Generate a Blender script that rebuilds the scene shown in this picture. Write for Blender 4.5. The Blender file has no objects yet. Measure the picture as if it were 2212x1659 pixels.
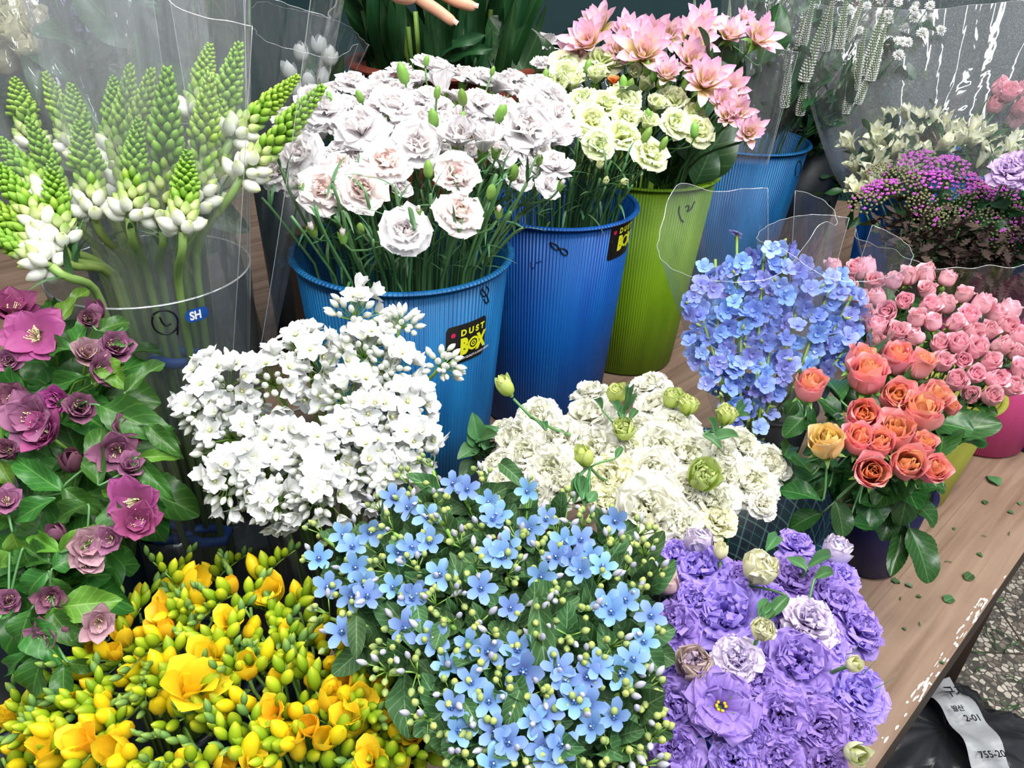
import bpy, math, random
import numpy as np
from mathutils import Vector, Matrix, Quaternion
C = bpy.context.scene.collection
SC = bpy.context.scene
random.seed(7)
RNG = np.random.default_rng(11)
PI = math.pi
# ------------------------------------------------------------------ camera, world, light, exposure
FPX, PITCH, ROLL, CAMZ = 1660.0, math.radians(31.2), math.radians(2.4), 0.8
FW = np.array([0, math.cos(PITCH), -math.sin(PITCH)])
_rt0 = np.array([1.0, 0, 0]); _up0 = np.cross(_rt0, FW)
RT = _rt0 * math.cos(ROLL) + _up0 * math.sin(ROLL)
UP = np.cross(RT, FW)
CAM = np.array([0, 0, CAMZ])
cd = bpy.data.cameras.new('camera'); cam = bpy.data.objects.new('camera', cd); C.objects.link(cam)
cd.sensor_width = 36; cd.lens = 36 * FPX / 2212; cd.clip_start = 0.02; cd.clip_end = 60
cam.matrix_world = Matrix(((RT[0], UP[0], -FW[0], 0), (RT[1], UP[1], -FW[1], 0), (RT[2], UP[2], -FW[2], CAMZ), (0, 0, 0, 1)))
SC.camera = cam
w = bpy.data.worlds.new('world'); SC.world = w; w.use_nodes = True
w.node_tree.nodes['Background'].inputs[0].default_value = (0.80, 0.88, 1.0, 1)
w.node_tree.nodes['Background'].inputs[1].default_value = 0.42
def area(name, loc, target, sx, sy, power, col=(1, 0.97, 0.93)):
    l = bpy.data.lights.new(name, 'AREA'); l.shape = 'RECTANGLE'; l.size = sx; l.size_y = sy; l.energy = power; l.color = col
    o = bpy.data.objects.new(name, l); C.objects.link(o); o.location = loc
    o.rotation_euler = (Vector(target) - Vector(loc)).to_track_quat('-Z', 'Y').to_euler()
area('overhead_light', (-0.5, -0.15, 2.3), (-0.1, 0.8, 0.3), 1.5, 0.12, 27)
area('overhead_light', (0.6, 0.15, 2.3), (0.4, 0.8, 0.3), 1.5, 0.12, 34)
area('overhead_light', (-0.1, 1.3, 2.3), (0.0, 1.2, 0.3), 1.8, 0.12, 36)
area('overhead_light', (1.1, 0.75, 2.2), (0.75, 1.1, 0.3), 0.12, 1.2, 16)  # extra light added on the right to brighten the dull roses
area('hall_lamp', (1.5, -1.2, 2.8), (0.4, 0.9, 0.2), 1.5, 0.8, 70, (0.93, 0.97, 1.0))
SC.view_settings.view_transform = 'Standard'; SC.view_settings.look = 'None'
SC.view_settings.exposure = 0.0; SC.view_settings.gamma = 1.0; SC.view_settings.use_curve_mapping = False
SC.cycles.max_bounces = 6; SC.cycles.diffuse_bounces = 3; SC.cycles.glossy_bounces = 2
SC.cycles.transmission_bounces = 4; SC.cycles.transparent_max_bounces = 14
SC.cycles.use_adaptive_sampling = True; SC.cycles.adaptive_threshold = 0.1; SC.cycles.use_denoising = True
SC.cycles.caustics_reflective = False; SC.cycles.caustics_refractive = False

# ------------------------------------------------------------------ measuring helpers
def ray(x, y): return FW + RT * (x - 1106) / FPX - UP * (y - 829.5) / FPX
def at(x, y, z): d = ray(x, y); return CAM + d * ((z - CAMZ) / d[2])
def aty(x, y, Y): d = ray(x, y); return CAM + d * (Y / d[1])
def proj(p): q = np.asarray(p) - CAM; k = q @ FW; return 1106 + FPX * (q @ RT) / k, 829.5 - FPX * (q @ UP) / k
def depth(p): return float((np.asarray(p) - CAM) @ FW)
def m_per_px(p): return depth(p) / FPX
class Surf:                                              # gently domed top of one bunch of flowers
    def __init__(s, cx, cy, z0, mx=0, my=0, a=1.0): s.p = (cx, cy, z0, mx, my, a)
    def z(s, x, y):
        cx, cy, z0, mx, my, a = s.p
        return z0 + mx * (x - cx) + my * (y - cy) - a * ((x - cx) ** 2 + (y - cy) ** 2)
    def n(s, x, y):
        cx, cy, z0, mx, my, a = s.p
        return unit((-(mx - 2 * a * (x - cx)), -(my - 2 * a * (y - cy)), 1))
    def hit(s, px, py, dz=0.0):
        d = ray(px, py); t = np.arange(0.2, 4, 0.004); q = CAM + d * t[:, None]
        f = q[:, 2] - s.z(q[:, 0], q[:, 1]) - dz
        i = np.where(f < 0)[0]
        k = i[0] if len(i) and i[0] > 0 else int(np.argmin(np.abs(f)))
        return q[k]
def unit(v): v = np.asarray(v, float); return v / (np.linalg.norm(v) + 1e-12)
def inpoly(x, y, P):
    c = False; n = len(P)
    for i in range(n):
        x1, y1 = P[i]; x2, y2 = P[i - 1]
        if (y1 > y) != (y2 > y) and x < (x2 - x1) * (y - y1) / (y2 - y1) + x1: c = not c
    return c
def fill(P, gap, taken=(), seed=1, tries=4000, most=999):
    r = random.Random(seed); out = []
    xs = [p[0] for p in P]; ys = [p[1] for p in P]; T = [(t[0], t[1]) for t in taken]
    for _ in range(tries):
        x, y = r.uniform(min(xs), max(xs)), r.uniform(min(ys), max(ys))
        if not inpoly(x, y, P): continue
        if all((x - a) ** 2 + (y - b) ** 2 > gap * gap for a, b in T):
            T.append((x, y)); out.append((x, y))
            if len(out) >= most: break
    return out

# ------------------------------------------------------------------ mesh helpers
class MB:
    def __init__(s): s.v = []; s.f = []; s.uv = []; s.m = []; s.n = 0
    def add(s, v, f, uv=None, m=0):
        v = np.asarray(v, float); s.v.append(v)
        s.f += [tuple(int(i) + s.n for i in q) for q in f]; s.m += [m] * len(f)
        s.uv.append(np.zeros((len(v), 2)) if uv is None else np.asarray(uv, float)); s.n += len(v)
    def grid(s, P, uv=None, m=0, closed=False):           # P: nv x nu x 3
        nv, nu = P.shape[:2]; f = []
        for i in range(nv - 1):
            for j in range(nu if closed else nu - 1):
                k = (j + 1) % nu
                f.append((i * nu + j, i * nu + k, (i + 1) * nu + k, (i + 1) * nu + j))
        s.add(P.reshape(-1, 3), f, None if uv is None else uv.reshape(-1, 2), m)
    def mesh(s, name, mats, smooth=True):
        me = bpy.data.meshes.new(name)
        V = np.concatenate(s.v); me.from_pydata(V.tolist(), [], s.f)
        U = np.concatenate(s.uv); ul = me.uv_layers.new(name='uv')
        li = np.empty(len(me.loops), np.int32); me.loops.foreach_get('vertex_index', li)
        ul.data.foreach_set('uv', U[li].ravel().astype(np.float32))
        for m in (mats if isinstance(mats, (list, tuple)) else [mats]): me.materials.append(m)
        me.polygons.foreach_set('material_index', s.m)
        if smooth: me.polygons.foreach_set('use_smooth', [True] * len(me.polygons))
        me.update(); return me
def petal(mb, L, W, th, az=0.0, vm=0.7, n=2.0, wb=0.2, k=0.0, ruf=0.0, rf=3, ser=0.0, nu=6, nv=6, r0=0.0, z0=0.0, lay=0.5, m=0, rng=None, tw=0.0, v0=0.0):
    """One petal growing from the axis; th = list of (v, degrees off the axis), W = half width, k = how far it curls round (radians at widest)."""
    rng = rng or RNG
    v = np.linspace(0, 1, nv); u = np.linspace(-1, 1, nu)
    T = np.radians(np.interp(v, [a for a, b in th], [b for a, b in th]))
    dl = L / (nv - 1)
    x = r0 + np.concatenate([[0], np.cumsum(np.sin((T[1:] + T[:-1]) / 2) * dl)])
    z = z0 + np.concatenate([[0], np.cumsum(np.cos((T[1:] + T[:-1]) / 2) * dl)])
    a = np.clip(v / vm, 0, 1); b = np.clip((v - vm) / (1 - vm), 0, 1)
    wd = W * np.where(v < vm, wb + (1 - wb) * np.sin(a * PI / 2), (1 - b ** n * 0.985) ** (1 / n))
    if abs(k) > 1e-3:
        ph = u[None, :] * k * (wd / W)[:, None]; R = W / k
        Y = R * np.sin(ph); off = R * (1 - np.cos(ph))
    else: Y = u[None, :] * wd[:, None]; off = np.zeros((nv, nu))
    if ruf: 
        p1, p2 = rng.uniform(0, 2 * PI, 2)
        off = off + ruf * W * (v[:, None] ** 2) * (np.sin(u[None, :] * PI * rf + p1) * 0.7 + np.sin(u[None, :] * PI * rf * 1.9 + p2 + v[:, None] * 3) * 0.5)
    off = off + tw * u[None, :] * W * v[:, None]
    ex = np.zeros((nv, nu))
    if ser: ex[-1] = rng.uniform(-1, 0.3, nu) * ser * L; ex[-2] = ex[-1] * 0.4
    nx, nz = -np.cos(T)[:, None], np.sin(T)[:, None]; tx, tz = np.sin(T)[:, None], np.cos(T)[:, None]
    X = x[:, None] + nx * off + tx * ex; Z = z[:, None] + nz * off + tz * ex
    ca, sa = math.cos(az), math.sin(az)
    P = np.stack([X * ca - Y * sa, X * sa + Y * ca, Z], -1)
    mb.grid(P, np.stack([np.full((nv, nu), lay), np.repeat((v0 + (1 - v0) * v)[:, None], nu, 1)], -1), m)
def blob(mb, c, r, axis=(0, 0, 1), nu=8, nv=6, prof=None, m=0, lay=0.5, bend=0.0):
    """Closed ovoid: c = base, r = half width, prof = list of (height, radius factor); used for buds, calyces, berries."""
    prof = prof or [(0, 0.05), (0.5, 0.75), (1.2, 1), (1.9, 0.7), (2.3, 0.05)]
    h = [a for a, b in prof]; q = [b for a, b in prof]
    t = np.linspace(h[0], h[-1], nv); rad = np.interp(t, h, q) * r; an = np.arange(nu) / nu * 2 * PI
    ax = unit(axis); a1 = unit(np.cross(ax, (0.31, 0.2, 0.9) if abs(ax[2]) < 0.9 else (1, 0, 0.01))); a2 = np.cross(ax, a1)
    P = np.asarray(c) + (t[:, None, None] * r) * ax + rad[:, None, None] * (np.cos(an)[None, :, None] * a1 + np.sin(an)[None, :, None] * a2)
    tt = (t - t[0]) / (t[-1] - t[0])
    mb.grid(P, np.stack([np.full((nv, nu), lay), np.repeat(tt[:, None], nu, 1)], -1), m, closed=True)
def tube(mb, pts, r, nu=5, m=0, r1=None, cap=True):
    pts = np.asarray(pts, float); n = len(pts); T = np.gradient(pts, axis=0)
    rr = np.linspace(r, r if r1 is None else r1, n) if np.isscalar(r) else np.asarray(r)
    a1 = None; rows = []
    for i in range(n):
        t = unit(T[i])
        if a1 is None: a1 = unit(np.cross(t, (0.2, 1, 0.1) if abs(t[1]) < 0.9 else (1, 0, 0)))
        a1 = unit(a1 - t * (a1 @ t)); a2 = np.cross(t, a1); an = np.arange(nu) / nu * 2 * PI
        rows.append(pts[i] + rr[i] * (np.cos(an)[:, None] * a1 + np.sin(an)[:, None] * a2))
    P = np.array(rows)
    if cap: P = np.concatenate([np.repeat(pts[:1, None], nu, 1), P, np.repeat(pts[-1:, None], nu, 1)])
    nv = len(P); mb.grid(P, np.stack([np.full((nv, nu), 0.5), np.repeat(np.linspace(0, 1, nv)[:, None], nu, 1)], -1), m, closed=True)
def bez(a, b, c, d, n=8):
    t = np.linspace(0, 1, n)[:, None]
    return (1 - t) ** 3 * np.asarray(a) + 3 * (1 - t) ** 2 * t * np.asarray(b) + 3 * (1 - t) * t * t * np.asarray(c) + t ** 3 * np.asarray(d)
def lathe(mb, prof, nu=64, m=0, c=(0, 0, 0)):
    an = np.arange(nu) / nu * 2 * PI; pr = np.array(prof, float)
    P = np.stack([c[0] + pr[:, 0][:, None] * np.cos(an), c[1] + pr[:, 0][:, None] * np.sin(an), c[2] + np.repeat(pr[:, 1][:, None], nu, 1)], -1)
    mb.grid(P, np.stack([np.repeat((an / 2 / PI)[None], len(pr), 0), np.repeat(np.linspace(0, 1, len(pr))[:, None], nu, 1)], -1), m, closed=True)
def box(mb, x0, x1, y0, y1, z0, z1, m=0):
    v = [(x, y, z) for z in (z0, z1) for y in (y0, y1) for x in (x0, x1)]
    mb.add(v, [(0, 2, 3, 1), (4, 5, 7, 6), (0, 1, 5, 4), (2, 6, 7, 3), (0, 4, 6, 2), (1, 3, 7, 5)], None, m)
def leafmesh(name, mat, fold=0.25, droop=0.25, wav=0.04, ser=0, vm=0.42, n=1.4, nu=7, nv=13, seed=0, wb=0.06):
    """Leaf blade, length 1 along +Y, half width 1 along X (scaled on use), upper side +Z."""
    r = np.random.default_rng(seed); v = np.linspace(0, 1, nv); u = np.linspace(-1, 1, nu)
    a = np.clip(v / vm, 0, 1); b = np.clip((v - vm) / (1 - vm), 0, 1)
    wd = np.where(v < vm, wb + (1 - wb) * np.sin(a * PI / 2), (1 - b ** n * 0.97) ** (1 / n))
    if ser: wd = wd * (1 - ser * (np.arange(nv) % 2)) 
    X = u[None, :] * wd[:, None]
    Z = fold * 0.35 * np.abs(X) + wav * np.sin(v[:, None] * 9 + r.uniform(0, 6)) * u[None, :] ** 2 * np.sign(u[None, :] + 0.01) - droop * v[:, None] ** 2 + droop * 0.35 * v[:, None]
    P = np.stack([X, np.repeat(v[:, None], nu, 1), Z], -1)
    mb = MB(); mb.grid(P, np.stack([np.repeat((u[None] + 1) / 2, nv, 0), np.repeat(v[:, None], nu, 1)], -1))
    return mb.mesh(name, mat)

# ------------------------------------------------------------------ materials
def lin(h):
    if isinstance(h, str): c = [int(h[i:i + 2], 16) / 255 for i in (0, 2, 4)]
    else: c = h
    return tuple((x / 12.92 if x <= 0.04045 else ((x + 0.055) / 1.055) ** 2.4) for x in c) + (1,)
def newmat(name):
    m = bpy.data.materials.new(name); m.use_nodes = True; nt = m.node_tree
    for n in list(nt.nodes):
        if n.type != 'OUTPUT_MATERIAL': nt.nodes.remove(n)
    return m, nt, nt.nodes['Material Output']
def N(nt, t, **kw):
    n = nt.nodes.new(t)
    for k, v in kw.items():
        if isinstance(k, str) and hasattr(n, k): setattr(n, k, v)
    return n
def ramp(nt, fac, stops, interp='LINEAR'):
    r = nt.nodes.new('ShaderNodeValToRGB'); r.color_ramp.interpolation = interp; e = r.color_ramp.elements
    while len(e) < len(stops): e.new(0.5)
    for i, (p, c) in enumerate(stops): e[i].position = p; e[i].color = lin(c)
    nt.links.new(fac, r.inputs[0]); return r.outputs[0]
def math_(nt, op, a, b=None, c=None):
    n = nt.nodes.new('ShaderNodeMath'); n.operation = op
    for i, x in enumerate((a, b, c)):
        if x is None: continue
        if isinstance(x, (int, float)): n.inputs[i].default_value = x
        else: nt.links.new(x, n.inputs[i])
    return n.outputs[0]
def mixc(nt, f, a, b, mode='MIX'):
    n = nt.nodes.new('ShaderNodeMix'); n.data_type = 'RGBA'; n.blend_type = mode
    for i, x in ((0, f), (6, a), (7, b)):
        if isinstance(x, (int, float)): n.inputs[i].default_value = x
        elif isinstance(x, (tuple, str)): n.inputs[i].default_value = lin(x)
        else: nt.links.new(x, n.inputs[i])
    return n.outputs[2]
def petalmat(name, vst, ust=None, trans=0.3, rough=0.55, var=0.06, hue=0.012, spec=0.25, ufac=0.6, bump=0.0, noise=0.12):
    """vst: colour stops base->tip of each petal; ust: colour stops inner->outer layer, mixed in by ufac."""
    m, nt, out = newmat(name); L = nt.links
    uv = N(nt, 'ShaderNodeUVMap'); sp = N(nt, 'ShaderNodeSeparateXYZ'); L.new(uv.outputs[0], sp.inputs[0])
    tc = N(nt, 'ShaderNodeTexCoord'); ns = N(nt, 'ShaderNodeTexNoise'); ns.inputs['Scale'].default_value = 90; ns.inputs['Detail'].default_value = 3
    L.new(tc.outputs['Object'], ns.inputs['Vector'])
    vv = math_(nt, 'ADD', sp.outputs[1], math_(nt, 'MULTIPLY', math_(nt, 'SUBTRACT', ns.outputs[0], 0.5), noise * 2))
    col = ramp(nt, vv, vst)
    if ust: col = mixc(nt, ufac, col, ramp(nt, sp.outputs[0], ust), 'MULTIPLY' if ufac < 0 else 'MIX')
    oi = N(nt, 'ShaderNodeObjectInfo'); hs = N(nt, 'ShaderNodeHueSaturation')
    L.new(math_(nt, 'ADD', math_(nt, 'MULTIPLY', oi.outputs['Random'], 2 * hue), 0.5 - hue), hs.inputs['Hue'])
    L.new(math_(nt, 'ADD', math_(nt, 'MULTIPLY', oi.outputs['Random'], -2 * var), 1 + var * 0.6), hs.inputs['Value'])
    L.new(col, hs.inputs['Color'])
    pb = N(nt, 'ShaderNodeBsdfPrincipled'); L.new(hs.outputs[0], pb.inputs['Base Color']); pb.inputs['Roughness'].default_value = rough
    pb.inputs['Specular IOR Level'].default_value = spec
    if bump:
        bp = N(nt, 'ShaderNodeBump'); bp.inputs['Strength'].default_value = bump; bp.inputs['Distance'].default_value = 0.002
        L.new(ns.outputs[0], bp.inputs['Height']); L.new(bp.outputs[0], pb.inputs['Normal'])
    tr = N(nt, 'ShaderNodeBsdfTranslucent'); L.new(hs.outputs[0], tr.inputs[0])
    mx = N(nt, 'ShaderNodeMixShader'); mx.inputs[0].default_value = trans
    L.new(pb.outputs[0], mx.inputs[1]); L.new(tr.outputs[0], mx.inputs[2]); L.new(mx.outputs[0], out.inputs[0]); return m
def leafmat(name, a, b, vein, trans=0.2, rough=0.42, veins=9, spec=0.5, vw=0.022):
    m, nt, out = newmat(name); L = nt.links
    uv = N(nt, 'ShaderNodeUVMap'); sp = N(nt, 'ShaderNodeSeparateXYZ'); L.new(uv.outputs[0], sp.inputs[0])
    au = math_(nt, 'ABSOLUTE', math_(nt, 'SUBTRACT', sp.outputs[0], 0.5))
    mid = math_(nt, 'LESS_THAN', au, vw)
    sv = math_(nt, 'FRACT', math_(nt, 'MULTIPLY', math_(nt, 'SUBTRACT', sp.outputs[1], math_(nt, 'MULTIPLY', au, 0.55)), veins))
    side = math_(nt, 'MULTIPLY', math_(nt, 'LESS_THAN', math_(nt, 'ABSOLUTE', math_(nt, 'SUBTRACT', sv, 0.5)), 0.07), 0.5)
    tc = N(nt, 'ShaderNodeTexCoord'); ns = N(nt, 'ShaderNodeTexNoise'); ns.inputs['Scale'].default_value = 5; ns.inputs['Detail'].default_value = 4
    L.new(tc.outputs['Object'], ns.inputs['Vector'])
    col = mixc(nt, ns.outputs[0], a, b)
    col = mixc(nt, math_(nt, 'MULTIPLY', math_(nt, 'MAXIMUM', mid, side), 0.7), col, vein)
    oi = N(nt, 'ShaderNodeObjectInfo'); hs = N(nt, 'ShaderNodeHueSaturation')
    L.new(math_(nt, 'ADD', math_(nt, 'MULTIPLY', oi.outputs['Random'], 0.03), 0.485), hs.inputs['Hue'])
    L.new(math_(nt, 'ADD', math_(nt, 'MULTIPLY', oi.outputs['Random'], 0.5), 0.75), hs.inputs['Value']); L.new(col, hs.inputs['Color'])
    pb = N(nt, 'ShaderNodeBsdfPrincipled'); L.new(hs.outputs[0], pb.inputs['Base Color']); pb.inputs['Roughness'].default_value = rough
    pb.inputs['Specular IOR Level'].default_value = spec
    bp = N(nt, 'ShaderNodeBump'); bp.inputs['Strength'].default_value = 0.35; bp.inputs['Distance'].default_value = 0.001
    L.new(math_(nt, 'ADD', math_(nt, 'MULTIPLY', sv, -0.6), ns.outputs[0]), bp.inputs['Height']); L.new(bp.outputs[0], pb.inputs['Normal'])
    tr = N(nt, 'ShaderNodeBsdfTranslucent'); L.new(hs.outputs[0], tr.inputs[0])
    mx = N(nt, 'ShaderNodeMixShader'); mx.inputs[0].default_value = trans
    L.new(pb.outputs[0], mx.inputs[1]); L.new(tr.outputs[0], mx.inputs[2]); L.new(mx.outputs[0], out.inputs[0]); return m
def plain(name, a, b=None, rough=0.5, spec=0.4, scale=20, bump=0.0, metal=0.0, detail=4):
    m, nt, out = newmat(name); L = nt.links
    tc = N(nt, 'ShaderNodeTexCoord'); ns = N(nt, 'ShaderNodeTexNoise'); ns.inputs['Scale'].default_value = scale; ns.inputs['Detail'].default_value = detail
    L.new(tc.outputs['Object'], ns.inputs['Vector'])
    pb = N(nt, 'ShaderNodeBsdfPrincipled'); L.new(mixc(nt, ns.outputs[0], a, b or a), pb.inputs['Base Color'])
    pb.inputs['Roughness'].default_value = rough; pb.inputs['Specular IOR Level'].default_value = spec; pb.inputs['Metallic'].default_value = metal
    if bump:
        bp = N(nt, 'ShaderNodeBump'); bp.inputs['Strength'].default_value = bump; bp.inputs['Distance'].default_value = 0.004
        L.new(ns.outputs[0], bp.inputs['Height']); L.new(bp.outputs[0], pb.inputs['Normal'])
    L.new(pb.outputs[0], out.inputs[0]); return m
def bucketmat(name, a, b, ribs=150, rough=0.42):
    m, nt, out = newmat(name); L = nt.links
    tc = N(nt, 'ShaderNodeTexCoord'); sp = N(nt, 'ShaderNodeSeparateXYZ'); L.new(tc.outputs['Object'], sp.inputs[0])
    ang = math_(nt, 'ARCTAN2', sp.outputs[1], sp.outputs[0]); s = math_(nt, 'SINE', math_(nt, 'MULTIPLY', ang, ribs))
    mp = N(nt, 'ShaderNodeMapping'); mp.inputs['Scale'].default_value = (30, 30, 3); L.new(tc.outputs['Object'], mp.inputs[0])
    ns = N(nt, 'ShaderNodeTexNoise'); ns.inputs['Scale'].default_value = 1; ns.inputs['Detail'].default_value = 5; L.new(mp.outputs[0], ns.inputs['Vector'])
    pb = N(nt, 'ShaderNodeBsdfPrincipled'); pb.inputs['Roughness'].default_value = rough; pb.inputs['Specular IOR Level'].default_value = 0.35
    L.new(mixc(nt, ramp(nt, ns.outputs[0], [(0.3, (0, 0, 0)), (0.7, (1, 1, 1))]), a, b), pb.inputs['Base Color'])
    bp = N(nt, 'ShaderNodeBump'); bp.inputs['Strength'].default_value = 0.5; bp.inputs['Distance'].default_value = 0.0012
    L.new(s, bp.inputs['Height']); L.new(bp.outputs[0], pb.inputs['Normal'])
    tr = N(nt, 'ShaderNodeBsdfTranslucent'); tr.inputs[0].default_value = lin(b); mx = N(nt, 'ShaderNodeMixShader'); mx.inputs[0].default_value = 0.12
    L.new(pb.outputs[0], mx.inputs[1]); L.new(tr.outputs[0], mx.inputs[2]); L.new(mx.outputs[0], out.inputs[0]); return m
def film(name, tint=(0.96, 0.97, 0.98), haze=0.03, gloss=0.05, rough=0.06, bump=0.6, scale=11, dots=False):
    """Clear cellophane: mostly transparent, a little milky, crinkled glossy surface."""
    m, nt, out = newmat(name); L = nt.links
    tr = N(nt, 'ShaderNodeBsdfTransparent'); tr.inputs[0].default_value = (*tint, 1)
    gl = N(nt, 'ShaderNodeBsdfGlossy'); gl.inputs['Roughness'].default_value = rough
    df = N(nt, 'ShaderNodeBsdfDiffuse'); df.inputs[0].default_value = (0.9, 0.92, 0.95, 1)
    tc = N(nt, 'ShaderNodeTexCoord'); mp = N(nt, 'ShaderNodeMapping'); mp.inputs['Scale'].default_value = (scale, scale, scale * 0.35); L.new(tc.outputs['Object'], mp.inputs[0])
    ns = N(nt, 'ShaderNodeTexNoise'); ns.inputs['Scale'].default_value = 1.0; ns.inputs['Detail'].default_value = 3; ns.inputs['Distortion'].default_value = 1.5; L.new(mp.outputs[0], ns.inputs['Vector'])
    bp = N(nt, 'ShaderNodeBump'); bp.inputs['Strength'].default_value = bump; bp.inputs['Distance'].default_value = 0.03
    L.new(ns.outputs[0], bp.inputs['Height']); L.new(bp.outputs[0], gl.inputs['Normal'])
    lw = N(nt, 'ShaderNodeLayerWeight'); lw.inputs['Blend'].default_value = 0.25; L.new(bp.outputs[0], lw.inputs['Normal'])
    m1 = N(nt, 'ShaderNodeMixShader'); hz = haze
    if dots:
        vo = N(nt, 'ShaderNodeTexVoronoi'); vo.inputs['Scale'].default_value = 380; L.new(tc.outputs['Object'], vo.inputs['Vector'])
        L.new(math_(nt, 'ADD', math_(nt, 'MULTIPLY', math_(nt, 'LESS_THAN', vo.outputs['Distance'], 0.28), 0.10), haze), m1.inputs[0])
    else: m1.inputs[0].default_value = hz
    L.new(tr.outputs[0], m1.inputs[1]); L.new(df.outputs[0], m1.inputs[2])
    m2 = N(nt, 'ShaderNodeMixShader'); L.new(math_(nt, 'ADD', math_(nt, 'MULTIPLY', lw.outputs['Facing'], 0.13), gloss), m2.inputs[0])
    L.new(m1.outputs[0], m2.inputs[1]); L.new(gl.outputs[0], m2.inputs[2]); L.new(m2.outputs[0], out.inputs[0]); return m
W1 = (1, 1, 1)
M = {}
M['carn_white'] = petalmat('white_carnation_petal', [(0, 'f8e4dc'), (0.3, 'fbf5f4'), (1, 'f2eef0')], [(0, 'f6e9e6'), (0.5, 'f2eeee'), (1, 'f2eff2')], ufac=0.5, trans=0.38, var=0.03)
M['carn_blush'] = petalmat('blush_carnation_petal', [(0, 'f8cfc2'), (0.45, 'fbe6e0'), (1, 'fdf6f5')], [(0, 'fac8bc'), (0.35, 'fae6e0'), (1, 'fbf5f5')], ufac=0.6, var=0.03)
M['carn_lime'] = petalmat('lime_carnation_petal', [(0, 'cfe07a'), (0.5, 'e6efae'), (1, 'f3f6dd')], [(0, 'd8e690'), (1, 'eef3cc')], ufac=0.5, var=0.04)
M['carn_orange'] = petalmat('orange_carnation_petal', [(0, 'f07820'), (0.7, 'f6953a'), (1, 'f9c27a')])
M['lis_white'] = petalmat('white_lisianthus_petal', [(0, 'dfe6a0'), (0.35, 'f0efd6'), (1, 'f4f3ec')], [(0, 'efeec0'), (0.6, 'f3f2e6'), (1, 'f4f3ee')], ufac=0.45, var=0.03, trans=0.42)
M['lis_cream'] = petalmat('cream_lisianthus_petal', [(0, 'd8e08a'), (0.4, 'eeeeb4'), (1, 'f4f3d4')], var=0.04)
M['lis_green'] = petalmat('green_lisianthus_petal', [(0, '9fb944'), (0.5, 'c4d868'), (1, 'dde79a')], var=0.08)
M['lis_purple'] = petalmat('purple_lisianthus_petal', [(0, '8468cc'), (0.45, '9a7edc'), (1, 'c0a8ee')], [(0, '8a6cd4'), (1, 'aa8ce4')], ufac=0.35, var=0.16, trans=0.36)
M['lis_lilac'] = petalmat('pale_lilac_lisianthus_petal', [(0, 'a894dc'), (0.5, 'cdbfe8'), (1, 'e6dcee')], [(0, 'b4a0e2'), (0.5, 'd6c8e6'), (1, 'e6d6e0')], ufac=0.4, var=0.05)
M['lis_beige'] = petalmat('pinkish_beige_lisianthus_petal', [(0, 'ab93c8'), (0.5, 'd9c0c4'), (1, 'e6d2c6')], [(0, '9a84cc'), (0.3, 'cdb8cc'), (1, 'dfc6b8')], ufac=0.6)
M['rose_pink'] = petalmat('pink_rose_petal', [(0, 'fbaabc'), (0.6, 'ffc0cc'), (1, 'ffd8e0')], [(0, 'f898b0'), (0.4, 'ffb0c2'), (1, 'ffccd6')], ufac=0.4, var=0.07, hue=0.008)
M['rose_coral'] = petalmat('coral_rose_petal', [(0, 'ffc070'), (0.35, 'fcaa94'), (0.8, 'fbaab0'), (1, 'ffc4ac')], [(0, 'fdc25a'), (0.35, 'ffb868'), (0.6, 'ffac90'), (1, 'fca4b4')], ufac=0.6, var=0.05, hue=0.012)
M['rose_yellow'] = petalmat('yellow_rose_petal', [(0, 'fad460'), (0.6, 'fadc78'), (1, 'fbd8a0')], [(0, 'fbd050'), (0.6, 'fae084'), (1, 'f9d4a8')], ufac=0.5)
M['dahlia'] = petalmat('pink_dahlia_petal', [(0, 'ecd838'), (0.4, 'f4e880'), (0.62, 'f8d8dc'), (0.88, 'f0b8dc'), (1, 'dc94cc')], [(0, 'f6e44c'), (0.2, 'f6e48c'), (0.5, 'f6dcd8'), (1, 'f6cade')], ufac=0.3, var=0.05, noise=0.2)
M['frees'] = petalmat('yellow_freesia_petal', [(0, 'd0d030'), (0.3, 'ffdc30'), (1, 'ffd428')], [(0, 'ffc820'), (1, 'ffdf38')], ufac=0.4, trans=0.35, rough=0.4, var=0.06, noise=0.06)
M['frees_bud'] = petalmat('green_freesia_bud', [(0, '5f8622'), (0.35, '82a41e'), (0.75, 'a2bc24'), (1, 'c8cc30')], trans=0.15, rough=0.38, var=0.22, hue=0.02)
M['frees_budy'] = petalmat('yellowing_freesia_bud', [(0, 'a0b020'), (0.3, 'dcc81c'), (0.8, 'fcd820'), (1, 'f0d024')], trans=0.2, rough=0.38, var=0.1, hue=0.015)
M['frees_tip'] = petalmat('young_freesia_bud', [(0, '4a7238'), (0.6, '6a9048'), (1, '8fa83c')], trans=0.1, rough=0.4, var=0.1)
M['tweed'] = petalmat('blue_tweedia_petal', [(0, '7090cc'), (0.5, '80a8dc'), (1, '98bae6')], trans=0.3, var=0.1, hue=0.018)
M['tweed_eye'] = plain('tweedia_flower_eye', '3c5f96', '5578ac', rough=0.3)
M['tweed_dot'] = plain('tweedia_flower_dot', 'eef2f6', rough=0.4)
M['tweed_bud'] = petalmat('tweedia_bud', [(0, '7c9a50'), (0.5, '9cb070'), (1, 'c0cc6c')], trans=0.2, var=0.15)
M['tweed_budl'] = petalmat('tweedia_lilac_bud', [(0, '98a884'), (0.5, 'bdbdc8'), (1, 'c4c2de')], trans=0.2, var=0.1)
M['allium'] = petalmat('white_allium_petal', [(0, 'c4d49a'), (0.2, 'e8eae6'), (1, 'f0f0f2')], trans=0.28, var=0.02, noise=0.05)
M['allium_bud'] = petalmat('white_allium_bud', [(0, 'a8c070'), (0.3, 'e2e6d4'), (1, 'eeefee')], trans=0.25, var=0.03, noise=0.05)
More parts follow.
